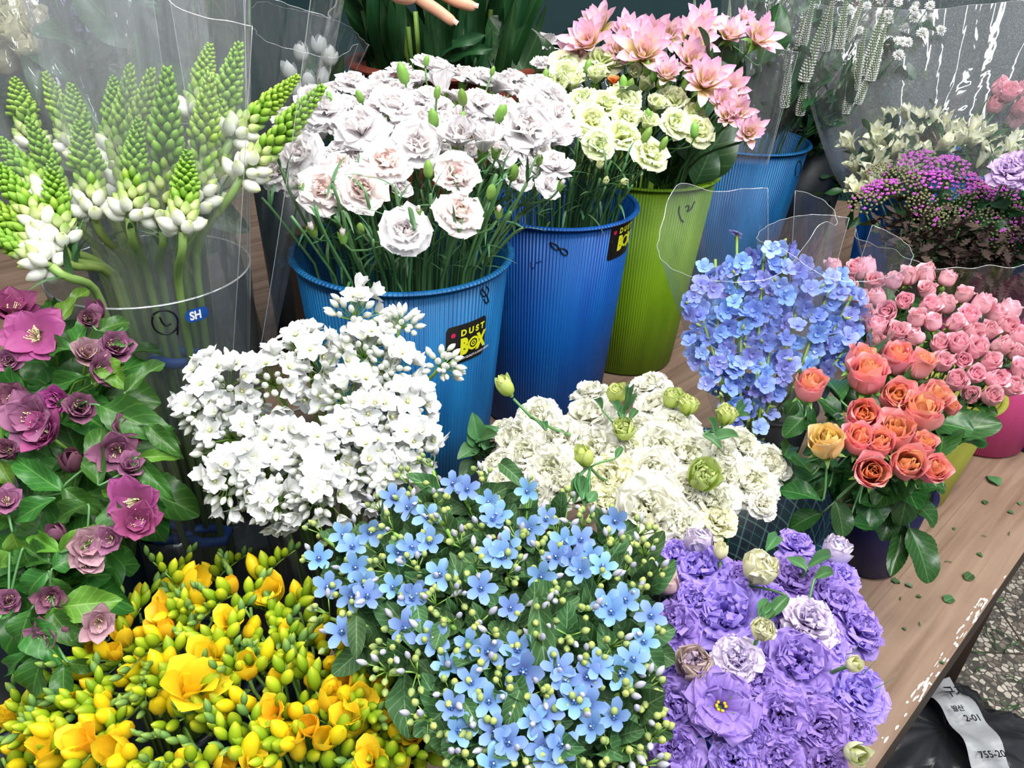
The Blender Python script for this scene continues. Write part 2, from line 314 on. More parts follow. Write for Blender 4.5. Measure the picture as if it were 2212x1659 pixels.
M['helle'] = petalmat('purple_hellebore_petal', [(0, 'dcbcb4'), (0.2, 'b85f98'), (0.65, 'a84c86'), (1, 'b65f94')], trans=0.25, var=0.25, hue=0.02, noise=0.3, rough=0.5)
M['helle_dusk'] = petalmat('dusky_hellebore_petal', [(0, 'a88088'), (0.4, '8f5674'), (1, 'a06a86')], trans=0.22, var=0.25, hue=0.02, noise=0.3)
M['helle_pale'] = petalmat('pale_mauve_hellebore_petal', [(0, 'b8a080'), (0.4, 'b98a98'), (1, 'c4a0a8')], trans=0.22, var=0.15, noise=0.3)
M['stamen'] = plain('pale_yellow_stamen', 'e6e2a0', 'f2eebc', rough=0.6)
M['yellow_eye'] = plain('yellow_flower_eye', 'c8a81c', 'e2c428', rough=0.6)
M['delph'] = petalmat('blue_delphinium_petal', [(0, 'a8b0ee'), (0.5, '86a8f2'), (1, 'a0c0fa')], trans=0.3, var=0.15, hue=0.02)
M['delphv'] = petalmat('violet_delphinium_petal', [(0, 'b4aeea'), (0.5, '98a8ee'), (1, 'b4c4fa')], trans=0.3, var=0.15, hue=0.03)
M['ornith_g'] = petalmat('green_ornithogalum_bud', [(0, '6c9a2c'), (0.5, '8ab83c'), (0.92, 'a9cf58'), (1, 'c8dd84')], trans=0.2, rough=0.42, var=0.08)
M['ornith_w'] = petalmat('white_ornithogalum_bud', [(0, 'f2f2e4'), (0.6, 'f9f9f2'), (0.9, 'e6edc0'), (1, 'b8cf70')], trans=0.25, rough=0.45, var=0.03, noise=0.06)
M['ornith_m'] = petalmat('lime_white_ornithogalum_bud', [(0, 'c2d67c'), (0.5, 'dbe6a6'), (1, '8fb844')], trans=0.25, rough=0.42, var=0.06)
M['veron'] = petalmat('white_veronica_floret', [(0, 'c8d0b8'), (0.5, 'f0f2ea'), (1, 'fafaf6')], trans=0.2)
M['veron_core'] = plain('veronica_spike_core', '4a5c38', '5f7448', rough=0.7)
M['mum'] = petalmat('white_button_chrysanthemum_petal', [(0, 'dfe2b8'), (0.4, 'f2f2ea'), (1, 'fcfcfa')], trans=0.2)
M['alst'] = petalmat('white_green_alstroemeria_petal', [(0, 'a8b070'), (0.35, 'e0e2b8'), (0.75, 'efeedd'), (1, 'b9c48a')], trans=0.25, var=0.06, noise=0.25)
M['yarrow_p'] = petalmat('magenta_yarrow_floret', [(0, '8e3a8c'), (1, 'c866c2')], trans=0.2, var=0.15)
M['yarrow_b'] = petalmat('green_brown_yarrow_bud', [(0, '4c5a34'), (1, '8d8a66')], trans=0.1, var=0.2)
M['lav'] = petalmat('pale_violet_carnation_petal', [(0, 'c2a4d8'), (1, 'dcc4ec')], trans=0.3)
M['hydr'] = petalmat('blue_hydrangea_floret', [(0, 'a8a8d8'), (1, 'b4bce8')], trans=0.3, var=0.1)
M['cream'] = petalmat('cream_rose_petal', [(0, 'e2dca8'), (1, 'f0ecd2')], trans=0.3)
M['tulip'] = petalmat('white_tulip_petal', [(0, '9fb878'), (0.35, 'd8dcd2'), (1, 'eceef0')], trans=0.25)
M['stem'] = leafmat('grey_green_stem', '4e7a4a', '3c6440', '5c8850', trans=0.05, veins=0)
M['stem_dk'] = leafmat('dark_green_stem', '2f5230', '3f6838', '3f6838', trans=0.05, veins=0)
M['stem_lt'] = leafmat('light_green_stem', '6f9c3e', '84ac4c', '8ab04c', trans=0.08, veins=0)
M['calyx'] = leafmat('green_calyx', '5c8c34', '78a548', '86b050', trans=0.15, veins=0)
M['leaf_lis'] = leafmat('lisianthus_leaf', '3f6c40', '527f4c', '6a9460', trans=0.15)
M['leaf_rose'] = leafmat('glossy_rose_leaf', '1f4722', '2f6026', '5a8a48', trans=0.15, rough=0.3, veins=8)
M['leaf_hel'] = leafmat('hellebore_leaf', '2c5c26', '43782e', '6f9c48', trans=0.25, rough=0.36, veins=6)
M['leaf_bract'] = leafmat('bright_hellebore_bract', '55882a', '729f3a', '98c060', trans=0.35, rough=0.38, veins=6)
M['leaf_tw'] = leafmat('felty_tweedia_leaf', '33552f', '456a3c', '7f9f74', trans=0.12, rough=0.6, veins=7, spec=0.25)
M['leaf_dk'] = leafmat('dark_strap_leaf', '1c4426', '28562c', '3a6a3a', trans=0.12, rough=0.4, veins=0)
M['leaf_big'] = leafmat('broad_dark_leaf', '1e3e20', '2c5228', '4f7640', trans=0.15, rough=0.35, veins=6)
M['leaf_brown'] = leafmat('brown_withered_frond', '2e2119', '42302a', '4e3c2c', trans=0.1, rough=0.8, veins=0)
M['ornith_st'] = leafmat('pale_green_thick_stem', '6a8c40', '88a854', '94b060', trans=0.1, veins=0)
M['blue'] = bucketmat('blue_ribbed_plastic', '0a5088', '176ca4'); M['blue2'] = bucketmat('deep_blue_ribbed_plastic', '064696', '0b58a4')
M['lime'] = bucketmat('lime_ribbed_plastic', '648a10', '789e18'); M['yel'] = bucketmat('yellow_green_ribbed_plastic', '9a9c38', 'aeae46')
M['magenta'] = bucketmat('magenta_ribbed_plastic', 'b03a6c', 'c04a7c'); M['cobalt'] = plain('cobalt_plastic', '0c3c88', '104898', rough=0.35)
M['navy'] = plain('navy_plastic', '17163c', '1e1c48', rough=0.4); M['teal'] = plain('dark_teal_plastic', '041018', '061822', rough=0.4)
M['terra'] = plain('brown_terracotta_plastic', '6e2f22', '7e3a2a', rough=0.5)
M['ink'] = plain('black_marker_ink', '0c0c14', rough=0.4); M['black'] = plain('black_sticker', '0f1012', '16171a', rough=0.35)
M['yprint'] = plain('yellow_print', 'dfe020', rough=0.4); M['wprint'] = plain('white_print', 'e8e8e8', rough=0.4); M['rprint'] = plain('red_print', 'c81c50', rough=0.4)
M['bprint'] = plain('blue_print', '1a4a9c', rough=0.4); M['band'] = plain('blue_rubber_band', '1c4890', '2454a0', rough=0.5)
M['film'] = film('clear_cellophane'); M['filmd'] = film('micro_perforated_cellophane', haze=0.06, gloss=0.06, bump=0.25, scale=7, dots=True); M['filmh'] = film('milky_glare_cellophane', haze=0.065, gloss=0.06, bump=0.8, scale=14, rough=0.05)  # filmh: white haze raised to imitate glare on the left sleeves
M['filmb'] = film('faint_blue_cellophane', tint=(0.92, 0.95, 1.0), haze=0.04, gloss=0.05, bump=0.25)
M['edge'] = film('film_edge_glint', haze=0.35, gloss=0.25, bump=0.1)  # whitish material for tubes that imitate the glint of film edges
M['vase'] = film('shade_tinted_vase_plastic', tint=(0.62, 0.68, 0.70), haze=0.02, gloss=0.04, rough=0.12, bump=0.15)  # tint darkened to stand in for the shade inside the clear vase

# ------------------------------------------------------------------ objects
def setp(o, label, cat, group=None, kind=None):
    if label: o['label'] = label
    if cat: o['category'] = cat
    if group: o['group'] = group
    if kind: o['kind'] = kind
    return o
def root(name, loc, label, cat, group=None):
    o = bpy.data.objects.new(name, None); o.empty_display_size = 0.02; C.objects.link(o); o.location = [float(v) for v in loc]
    return setp(o, label, cat, group)
def obj(name, me, parent=None, loc=None):
    o = bpy.data.objects.new(name, me); C.objects.link(o)
    if parent is not None: o.parent = parent
    if loc is not None: o.location = [float(v) for v in loc]
    return o
def rel(parent, p):                                        # world point in the frame of an (unrotated) thing
    q = np.array(p, float)
    while parent is not None: q = q - np.array(parent.location); parent = parent.parent
    return q
def put(name, me, parent, p, axis, s=1.0, spin=None, sz=None):
    o = bpy.data.objects.new(name, me); C.objects.link(o); o.parent = parent
    q = Vector((0, 0, 1)).rotation_difference(Vector([float(v) for v in unit(axis)]))
    spin = random.uniform(0, 2 * PI) if spin is None else spin
    Mx = Matrix.Translation([float(v) for v in rel(parent, p)]) @ (q @ Quaternion((0, 0, 1), spin)).to_matrix().to_4x4() @ Matrix.Diagonal((s, s, sz or s, 1))
    o.matrix_local = Mx; return o
def putleaf(name, me, parent, A, B, wd, up=(0, 0, 1)):
    A = np.asarray(A, float); B = np.asarray(B, float); L = np.linalg.norm(B - A); y = unit(B - A)
    z = np.asarray(up, float); z = z - y * (z @ y)
    if np.linalg.norm(z) < 1e-3: z = np.cross(y, (1, 0, 0))
    z = unit(z); x = np.cross(y, z); a = rel(parent, A)
    o = bpy.data.objects.new(name, me); C.objects.link(o); o.parent = parent
    o.matrix_local = Matrix([[float(x[i] * wd), float(y[i] * L), float(z[i] * L), float(a[i])] for i in range(3)] + [[0, 0, 0, 1]])
    return o
def stem(parent, pts, r, mat, name='stem', r1=None, nu=5):
    mb = MB(); b = rel(parent, (0, 0, 0)); tube(mb, np.asarray(pts) + b, r, nu, r1=r1)
    return obj(name, mb.mesh(name, M[mat]), parent)
ORD = 'first second third fourth fifth sixth seventh eighth ninth tenth eleventh twelfth thirteenth fourteenth fifteenth sixteenth seventeenth eighteenth nineteenth twentieth'.split()
def ranks(items, rows=None):
    """Where each (px, py) stands in its bunch: row from the top and place in that row from the left."""
    n = len(items); rows = rows or max(1, round(math.sqrt(n / 1.7)))
    ys = sorted(range(n), key=lambda i: items[i][1]); out = [None] * n; per = math.ceil(n / rows)
    for r in range(rows):
        grp = sorted(ys[r * per:(r + 1) * per], key=lambda i: items[i][0])
        for k, i in enumerate(grp):
            a = 'top row' if r == 0 else 'bottom row' if r == rows - 1 else ORD[r] + ' row down'
            b = 'leftmost' if k == 0 else 'rightmost' if k == len(grp) - 1 else ORD[k] + ' from left'
            out[i] = a + ', ' + b if rows > 1 else b
    return out
class Pot:
    def __init__(s, cx, cy, zb, zr, rr, rb): s.c = np.array([cx, cy], float); s.zb, s.zr, s.rr, s.rb = zb, zr, rr, rb
    def path(s, P, ax, n=9, lean=0.55, sag=0.06):
        P = np.asarray(P); d = P[:2] - s.c; L = np.linalg.norm(d) + 1e-9; mr = min(L * lean, s.rr * 0.8)
        if L > s.rr * 1.3: mr = s.rr * 0.85
        Mx = np.array([*(s.c + d / L * mr), s.zr]); 
        b = s.c + d / L * min(mr * 0.5, s.rb * 0.8); B = np.array([b[0], b[1], s.zb + 0.004])
        lower = bez(B, B + (Mx - B) * 0.4, Mx - (Mx - B) * 0.3, Mx, 3)[:-1]
        hgt = max(np.linalg.norm(P - Mx), 0.01)
        return np.concatenate([lower, bez(Mx, Mx + unit(Mx - B) * hgt * 0.45, P - unit(ax) * hgt * 0.35, P, n - 2)]), B
def bucket(name, mat, pot, label, cat='bucket', t=0.003, lip=0.005, group=None, nu=72, floor_in=True):
    o = root(name, (pot.c[0], pot.c[1], pot.zb), label, cat, group)
    h = pot.zr - pot.zb; mb = MB()
    lathe(mb, [(0.0005, 0), (pot.rb - 0.006, 0), (pot.rb, 0.006), (pot.rr, h), (pot.rr - t, h), (pot.rb - t, 0.008), (0.0005, 0.008)], nu)
    obj('body', mb.mesh('bucket_body', M[mat] if isinstance(mat, str) else mat), o)
    mb = MB(); an = np.linspace(0, 2 * PI, 9)
    lathe(mb, [(pot.rr + lip * 0.5 + lip * math.cos(a), h + lip * 0.6 * math.sin(a)) for a in an], nu)
    obj('rim', mb.mesh('bucket_rim', M[mat] if isinstance(mat, str) else mat), o)
    return o
def wall_pt(pot, ang, z, off=0.0008):
    """Point on the outside of a pot: ang in degrees (270 faces the camera), z above its base."""
    r = pot.rb + (pot.rr - pot.rb) * z / (pot.zr - pot.zb) + off; a = math.radians(ang)
    return np.array([r * math.cos(a), r * math.sin(a), z])
def on_wall(pot, px, py):
    """The point of the pot's outside seen at a pixel: (angle, height above base)."""
    d = ray(px, py)
    for t in np.arange(0.2, 4, 0.001):
        q = CAM + d * t; z = q[2] - pot.zb; e = q[:2] - pot.c
        if 0 <= z <= pot.zr - pot.zb and np.hypot(*e) <= pot.rb + (pot.rr - pot.rb) * z / (pot.zr - pot.zb): return math.degrees(math.atan2(e[1], e[0])), z
    return 270, (pot.zr - pot.zb) / 2
def scrawl(pot, parent, strokes, r=0.0012, name='marker_writing', mat='ink'):
    mb = MB()
    for st in strokes:
        P = [wall_pt(pot, *on_wall(pot, x, y), off=0.0005) for x, y in st]
        P = np.array(P); n = len(P); t = np.linspace(0, n - 1, n * 4); P = np.stack([np.interp(t, range(n), P[:, i]) for i in range(3)], -1)
        for _ in range(2): P[1:-1] = (P[:-2] + 2 * P[1:-1] + P[2:]) / 4
        tube(mb, P, r, 5)
    return obj(name, mb.mesh(name, M[mat]), parent)
_txt = {}
def textmesh(s, size=1.0, ext=0.0):
    c = bpy.data.curves.new('lettering', 'FONT'); c.body = s; c.size = size; c.align_x = 'LEFT'; c.resolution_u = 4; c.offset = ext
    o = bpy.data.objects.new('lettering', c); C.objects.link(o); dg = bpy.context.evaluated_depsgraph_get(); dg.update()
    me = bpy.data.meshes.new_from_object(o.evaluated_get(dg)); bpy.data.objects.remove(o)
    v = np.array([x.co[:] for x in me.vertices]) if len(me.vertices) else np.zeros((0, 3)); f = [tuple(p.vertices) for p in me.polygons]
    bpy.data.meshes.remove(me); return v, f

# ------------------------------------------------------------------ flower heads (unit radius, base at the origin, opening up +Z)
def heads(name, mats, n, fn):
    out = []
    for i in range(n):
        mb = MB(); fn(mb, np.random.default_rng(100 + i * 7 + len(name)), i); out.append(mb.mesh(name, mats))
    return out
def ring(mb, r, cnt, L, W, th, lay, jit=0.12, **kw):
    a0 = r.uniform(0, 2 * PI)
    for j in range(cnt):
        dj = r.normal(0, 7)
        petal(mb, L * r.uniform(0.88, 1.1), W * r.uniform(0.85, 1.12), [(a, b + dj) for a, b in th], a0 + j * 2 * PI / cnt + r.normal(0, jit), lay=lay, rng=r, **kw)
def h_carn(mb, r, i):
    k = dict(vm=0.8, n=3.0, wb=0.12, nu=9, nv=7, ser=0.035, r0=0.05)
    o = [0, 8, -12, 0, 15][i % 5]
    ring(mb, r, 5, 1.12, 0.72, [(0, 15), (0.3, 62 + o), (1, 96 + o)], 1.0, ruf=0.13, rf=1.7, **k)
    ring(mb, r, 5, 1.0, 0.66, [(0, 12), (0.35, 42 + o), (1, 72 + o)], 0.8, ruf=0.16, rf=1.7, **k)
    ring(mb, r, 4, 0.9, 0.6, [(0, 8), (0.4, 25), (1, 48)], 0.5, ruf=0.2, rf=1.6, k=0.5, **k)
    ring(mb, r, 4, 0.82, 0.48, [(0, 4), (0.5, 12), (1, 28)], 0.25, ruf=0.22, rf=1.5, k=0.9, **k)
    ring(mb, r, 3, 0.74, 0.34, [(0, 0), (0.5, 4), (1, 10)], 0.0, ruf=0.25, rf=1.5, k=1.1, **k)
def h_carncup(mb, r, i):                                    # half-open bloom
    k = dict(vm=0.75, n=2.4, wb=0.15, nu=8, nv=7, ser=0.05, r0=0.08)
    ring(mb, r, 5, 1.25, 0.6, [(0, 10), (0.4, 30), (1, 48)], 1.0, ruf=0.12, rf=2, k=0.6, **k)
    ring(mb, r, 5, 1.2, 0.5, [(0, 6), (0.5, 16), (1, 24)], 0.6, ruf=0.2, rf=2, k=0.8, **k)
    ring(mb, r, 5, 1.1, 0.36, [(0, 0), (0.5, 4), (1, 8)], 0.2, ruf=0.3, rf=2, k=1.0, **k)
def h_carnbud(mb, r, i):
    k = dict(vm=0.6, n=1.9, wb=0.4, nu=6, nv=6, r0=0.25)
    ring(mb, r, 5, 1.5, 0.5, [(0, 14), (0.5, 2), (1, -22)], 1.0, ruf=0.08, k=1.0, **k)
    ring(mb, r, 4, 1.5, 0.4, [(0, 4), (0.5, 0), (1, -12)], 0.5, ruf=0.1, k=1.0, **k)
def h_lis(mb, r, i):
    k = dict(vm=0.86, n=3.2, wb=0.12, nu=19, nv=9, ser=0.018, r0=0.06, jit=0.2)
    for q, (n, L, W, th) in enumerate([(7, 1.2, 0.52, [(0, 5), (0.3, 58), (0.7, 92), (1, 112)]), (8, 1.16, 0.46, [(0, 5), (0.35, 50), (1, 92)]), (8, 1.13, 0.44, [(0, 5), (0.4, 40), (1, 72)]), (8, 1.1, 0.42, [(0, 3), (0.5, 30), (1, 54)]), (7, 1.06, 0.40, [(0, 2), (0.5, 18), (1, 37)]), (6, 1.02, 0.36, [(0, 1), (0.5, 9), (1, 20)]), (4, 0.98, 0.3, [(0, 0), (0.5, 3), (1, 7)])]):
        ring(mb, r, n, L, W, th, 1 - q / 6, ruf=0.17 + 0.014 * q, rf=1.8, **k)
def h_liscup(mb, r, i):                                     # globular, half-open double bloom
    k = dict(vm=0.8, n=2.6, wb=0.45, nu=10, nv=8, ser=0.05, r0=0.1)
    ring(mb, r, 5, 1.75, 0.85, [(0, 75), (0.25, 42), (0.6, 5), (1, 8)], 1.0, ruf=0.07, rf=3, k=0.9, **k)
    ring(mb, r, 5, 1.6, 0.7, [(0, 60), (0.3, 25), (0.7, -8), (1, 5)], 0.75, ruf=0.12, rf=3, k=0.9, **k)
    ring(mb, r, 6, 1.5, 0.45, [(0, 35), (0.4, 8), (1, 0)], 0.4, ruf=0.3, rf=3, **k)
    ring(mb, r, 6, 1.45, 0.36, [(0, 12), (0.5, 2), (1, 5)], 0.1, ruf=0.4, rf=3, **k)
def h_lisopen(mb, r, i):                                    # open bloom with a yellow eye
    k = dict(vm=0.8, n=2.6, wb=0.25, nu=17, nv=9, ser=0.03)
    ring(mb, r, 6, 1.3, 0.75, [(0, 15), (0.4, 60), (1, 105)], 1.0, ruf=0.2, rf=2.4, r0=0.06, **k)
    ring(mb, r, 6, 1.15, 0.65, [(0, 10), (0.4, 45), (1, 82)], 0.7, ruf=0.24, rf=2.4, r0=0.06, **k)
    ring(mb, r, 5, 0.9, 0.5, [(0, 10), (0.4, 35), (1, 62)], 0.4, ruf=0.28, rf=2.2, r0=0.06, **k)
    for q in range(10):
        a = r.uniform(0, 2 * PI); blob(mb, (0.12 * math.cos(a), 0.12 * math.sin(a), 0.3), 0.06, (math.cos(a) * 0.4, math.sin(a) * 0.4, 1), 6, 5, m=1)
def h_lisbud(mb, r, i):
    k = dict(vm=0.6, n=1.8, wb=0.55, nu=8, nv=8, r0=0.12)
    ring(mb, r, 5, 2.2, 0.75, [(0, 75), (0.25, 28), (0.6, -4), (1, -16)], 1.0, jit=0.05, ruf=0.05, k=1.1, **k)
    ring(mb, r, 4, 2.2, 0.5, [(0, 50), (0.3, 8), (0.7, -8), (1, 4)], 0.5, ruf=0.12, k=1.0, **k)
def h_rose(mb, r, i, tight=False):
    op = [0, 12, -8, 6][i % 4] - (12 if tight else 0)
    for q, (n, L, W, kk, tip, r0, th1) in enumerate([(5, 2.0, 0.95, 1.0, 62, 0.12, 88), (5, 1.95, 0.85, 1.1, 34, 0.1, 80), (4, 1.9, 0.74, 1.2, 16, 0.08, 64), (4, 1.85, 0.58, 1.35, 6, 0.06, 45), (3, 1.75, 0.42, 1.6, 0, 0.04, 26), (3, 1.66, 0.26, 1.8, -2, 0.02, 10)]):
        ring(mb, r, n, L, W, [(0, th1), (0.22, th1 * 0.55), (0.5, -2 + op * 0.2), (0.8, -6 + op * 0.4), (0.92, tip * 0.4 + op), (1, tip + op)], 1 - q / 5, jit=0.15,
             vm=0.66, n=2.0 if q else 1.7, wb=0.4, nu=8, nv=10, r0=r0, k=kk, ruf=0.03 + 0.02 * (q > 2), rf=1.5)
def h_dahlia(mb, r, i):
    k = dict(vm=0.55, n=1.5, wb=0.35, nu=6, nv=7, r0=0.08)
    ring(mb, r, 9, 1.25, 0.28, [(0, 30), (0.5, 46), (1, 52)], 1.0, k=0.9, **k)
    ring(mb, r, 8, 1.15, 0.25, [(0, 22), (0.5, 32), (1, 34)], 0.75, k=0.9, **k)
    ring(mb, r, 7, 0.85, 0.2, [(0, 14), (0.5, 20), (1, 16)], 0.45, k=1.0, **k)
    ring(mb, r, 7, 0.7, 0.13, [(0, 8), (0.5, 12), (1, 2)], 0.1, k=1.1, **k)
    ring(mb, r, 5, 0.5, 0.1, [(0, 0), (1, -4)], 0.0, k=1.1, **k)
def h_frees(mb, r, i):
    k = dict(vm=0.6, n=2.0, nu=7, nv=9, jit=0.06)
    o = [0, 14, -14][i % 3]
    ring(mb, r, 3, 1.9, 0.62, [(0, 12), (0.3, 22), (0.65, 22 + o), (1, 62 + o)], 1.0, wb=0.22, k=0.6, ruf=0.05, rf=1.2, r0=0.08, **k)
    ring(mb, r, 3, 1.85, 0.55, [(0, 12), (0.3, 20), (0.65, 14 + o), (1, 44 + o)], 0.4, wb=0.22, k=0.7, ruf=0.05, rf=1.2, r0=0.06, **k)
    if i % 3 == 1: ring(mb, r, 3, 1.5, 0.4, [(0, 8), (0.5, 14), (1, 30)], 0.1, wb=0.25, k=0.8, ruf=0.12, rf=1.5, r0=0.04, **k)
def h_freesgob(mb, r, i):                                   # goblet, not yet open
    k = dict(vm=0.55, n=1.7, nu=8, nv=9, jit=0.05, wb=0.35)
    ring(mb, r, 3, 2.0, 0.72, [(0, 30), (0.4, 22), (0.7, 0), (1, -14)], 1.0, k=1.0, r0=0.1, **k)
    ring(mb, r, 3, 1.95, 0.62, [(0, 26), (0.4, 16), (0.7, -2), (1, -10)], 0.4, k=1.0, r0=0.08, **k)
def h_bud(prof, nu=8, nv=8):
    def f(mb, r, i): blob(mb, (0, 0, 0), 1, (0, 0, 1), nu, nv, prof)
    return f
def h_tweed(mb, r, i):
    a0 = r.uniform(0, 6)
    for j in range(5):
        petal(mb, 1.0 * r.uniform(0.93, 1.05), 0.31, [(0, 60), (0.4, 74 + (i % 3) * -9), (1, 84 + (i % 3) * -14)], a0 + j * 2 * PI / 5, vm=0.62, n=2.5, wb=0.45, nu=5, nv=6, k=0.3, r0=0.1, rng=r)
    for j in range(5):
        a = a0 + (j + 0.5) * 2 * PI / 5; blob(mb, (0.13 * math.cos(a), 0.13 * math.sin(a), 0.1), 0.075, (0, 0, 1), 6, 5, m=1)
    blob(mb, (0, 0, 0.1), 0.1, (0, 0, 1), 8, 6, m=1); blob(mb, (0, 0, 0.3), 0.055, (0, 0, 1), 6, 5, m=2)
def h_allium(mb, r, i):
    o = [0, -22, -42][i % 3]
    for s in (0, 1):
        for j in range(3):
            petal(mb, r.uniform(0.92, 1.05), 0.34, [(0, 60 + o), (0.4, 74 + o - s * 6), (1, 82 + o * 1.2 - s * 6)], j * 2 * PI / 3 + s * PI / 3 + r.normal(0, 0.07), vm=0.55, n=1.55, wb=0.3, nu=5, nv=6, k=0.5, r0=0.05, rng=r)
    blob(mb, (0, 0, 0.05), 0.1, (0, 0, 1), 6, 5, m=1)
    for j in range(6):
        a = j * PI / 3 + 0.2; tube(mb, [(0.05 * math.cos(a), 0.05 * math.sin(a), 0.05), (0.22 * math.cos(a), 0.22 * math.sin(a), 0.42)], 0.022, 3, m=1)
def h_helle(mb, r, i):
    k = dict(vm=0.55, n=1.45, wb=0.4, nu=8, nv=8)
    op = [0, -18, -36, 6][i % 4]
    if i % 4 in (1, 2): ring(mb, r, 6, 0.85, 0.34, [(0, 30), (0.5, 45 + op), (1, 60 + op)], 0.5, ruf=0.1, k=0.5, **k)
    ring(mb, r, 6, 1.1, 0.46, [(0, 45), (0.5, 62 + op), (1, 80 + op)], 1.0, ruf=0.08, k=0.5, **k)
    ring(mb, r, 4, 1.0, 0.42, [(0, 40), (0.5, 52 + op), (1, 66 + op)], 0.7, ruf=0.08, k=0.5, **k)
    for q in range(26):
        a = r.uniform(0, 2 * PI); s = r.uniform(0.12, 0.3); hgt = r.uniform(0.35, 0.55)
        tube(mb, [(0.05 * math.cos(a), 0.05 * math.sin(a), 0.05), (s * math.cos(a), s * math.sin(a), hgt)], 0.012, 3, m=1)
        blob(mb, (s * math.cos(a), s * math.sin(a), hgt), 0.028, (0, 0, 1), 5, 4, m=1)
def h_hellebud(mb, r, i):
    k = dict(vm=0.5, n=1.6, wb=0.5, nu=8, nv=9, r0=0.1)
    ring(mb, r, 3, 2.3, 0.85, [(0, 80), (0.2, 40), (0.5, 0), (1, -28)], 1.0, jit=0.03, k=1.1, **k)
    ring(mb, r, 3, 2.35, 0.75, [(0, 75), (0.2, 35), (0.5, 0), (1, -26)], 0.6, jit=0.03, k=1.1, **k)
def h_delph(mb, r, i):
    k = dict(vm=0.65, n=2.1, wb=0.25, nu=7, nv=6)
    ring(mb, r, 5, 1.0, 0.42, [(0, 58), (0.5, 76 - (i % 3) * 8), (1, 96 - (i % 3) * 10)], 1.0, ruf=0.12, rf=1.5, k=0.3, r0=0.04, **k)
    ring(mb, r, 4, 0.45, 0.22, [(0, 25), (1, 55)], 0.2, ruf=0.2, **k)
def h_pom(mb, r, i):
    for q, (n, th, L) in enumerate([(14, 100, 0.95), (14, 80, 0.98), (12, 60, 1.0), (10, 42, 1.0), (8, 24, 0.98), (5, 8, 0.95)]):
        ring(mb, r, n, L, 0.17, [(0, th * 0.8), (0.5, th), (1, th * 1.12)], 1 - q / 6, vm=0.7, n=2, wb=0.5, nu=3, nv=4, k=0.5, jit=0.05)
def h_alst(mb, r, i):
    k = dict(vm=0.6, n=1.7, wb=0.2, nu=5, nv=6, r0=0.06)
    ring(mb, r, 3, 1.9, 0.42, [(0, 12), (0.5, 20), (1, 45)], 1.0, k=0.7, **k)
    ring(mb, r, 3, 1.85, 0.32, [(0, 8), (0.5, 15), (1, 30)], 0.4, k=0.7, **k)
def h_veron(mb, r, i):                                      # slim tapering spike of tiny florets, height 1
    blob(mb, (0, 0, 0), 0.055, (0, 0, 1), 8, 6, [(0, 1), (10, 0.8), (18, 0.1)], m=1)
    n = 26
    for a in range(n):
        t = a / n; rad = 0.085 * (1 - t) ** 0.9 * min(1, 0.6 + t * 4) + 0.01; s = 0.052 * (1 - t * 0.72); c = max(5, int(11 * (1 - t * 0.5)))
        for j in range(c):
            an = j * 2 * PI / c + a * 0.4 + r.normal(0, 0.06); ax = (math.cos(an), math.sin(an), 0.5)
            blob(mb, (rad * 0.55 * math.cos(an), rad * 0.55 * math.sin(an), t * 0.97), s * 0.42, ax, 4, 4, [(0, 0.3), (1.2, 1), (2.6, 0.2)])
def h_yarrow(mb, r, i):                                     # flat cluster, radius 1
    for a in range(46):
        q = math.sqrt(a / 46); an = a * 2.4; z = 0.35 * (1 - q * q) + r.uniform(-0.05, 0.05)
        mi = 0 if (r.random() < (0.75 if i % 2 == 0 else 0.15)) else 1
        p = np.array((q * math.cos(an), q * math.sin(an), z))
        if mi == 0: 
            for j in range(4): petal(mb, 0.13, 0.06, [(0, 60), (1, 85)], j * PI / 2 + an, vm=0.6, nu=3, nv=3, rng=r); mb.v[-1] += p + (0, 0, 0.06)
        blob(mb, p - (0, 0, 0.05), 0.095, (0, 0, 1), 5, 4, m=mi)
    for a in range(9):
        an = a * 0.7; tube(mb, [(0, 0, -0.8), (0.6 * math.cos(an), 0.6 * math.sin(an), 0)], 0.02, 3, m=2)
def h_calyx(mb, r, i):                                      # toothed green tube under a carnation, height 1.9, mouth at the top
    blob(mb, (0, 0, -1.9), 1, (0, 0, 1), 8, 8, [(0, 0.25), (0.25, 0.62), (1.0, 0.8), (1.7, 0.92), (1.9, 0.9), (1.85, 0.1)])
    for j in range(5): petal(mb, 0.75, 0.5, [(0, 8), (1, 14)], j * 2 * PI / 5, vm=0.15, n=1.1, wb=0.8, nu=5, nv=4, k=0.55, r0=0.92, z0=-0.25, rng=r)
def h_sepals(mb, r, i):                                     # rose calyx: cup with pointed sepals
    blob(mb, (0, 0, -0.75), 0.42, (0, 0, 1), 8, 5, [(0, 0.3), (0.6, 0.9), (1.3, 1), (1.9, 0.6)])
    for j in range(5): petal(mb, 1.1, 0.2, [(0, 70), (0.5, 95), (1, 125 + 20 * math.sin(j * 2.3 + i))], j * 2 * PI / 5, vm=0.3, n=1.2, wb=0.8, nu=3, nv=5, rng=r)
def h_liscalyx(mb, r, i):
    blob(mb, (0, 0, -0.3), 0.28, (0, 0, 1), 7, 4, [(0, 0.4), (0.8, 1), (1.6, 0.8)])
    for j in range(5): petal(mb, 1.35, 0.09, [(0, 60), (0.3, 32), (1, 24)], j * 2 * PI / 5, vm=0.2, n=1.1, wb=0.9, nu=3, nv=5, rng=r)
OV = [(0, 0.12), (0.6, 0.55), (1.5, 0.92), (2.4, 1), (3.3, 0.76), (4.0, 0.34), (4.3, 0.04)]
EGG = [(0, 0.35), (0.4, 0.85), (1.0, 1), (1.6, 0.85), (2.1, 0.45), (2.35, 0.05)]
B = {}
B['carn'] = heads('bloom', M['carn_white'], 5, h_carn); B['carnc'] = heads('bloom', M['carn_white'], 2, h_carncup); B['blush'] = heads('bloom', M['carn_blush'], 3, h_carn)
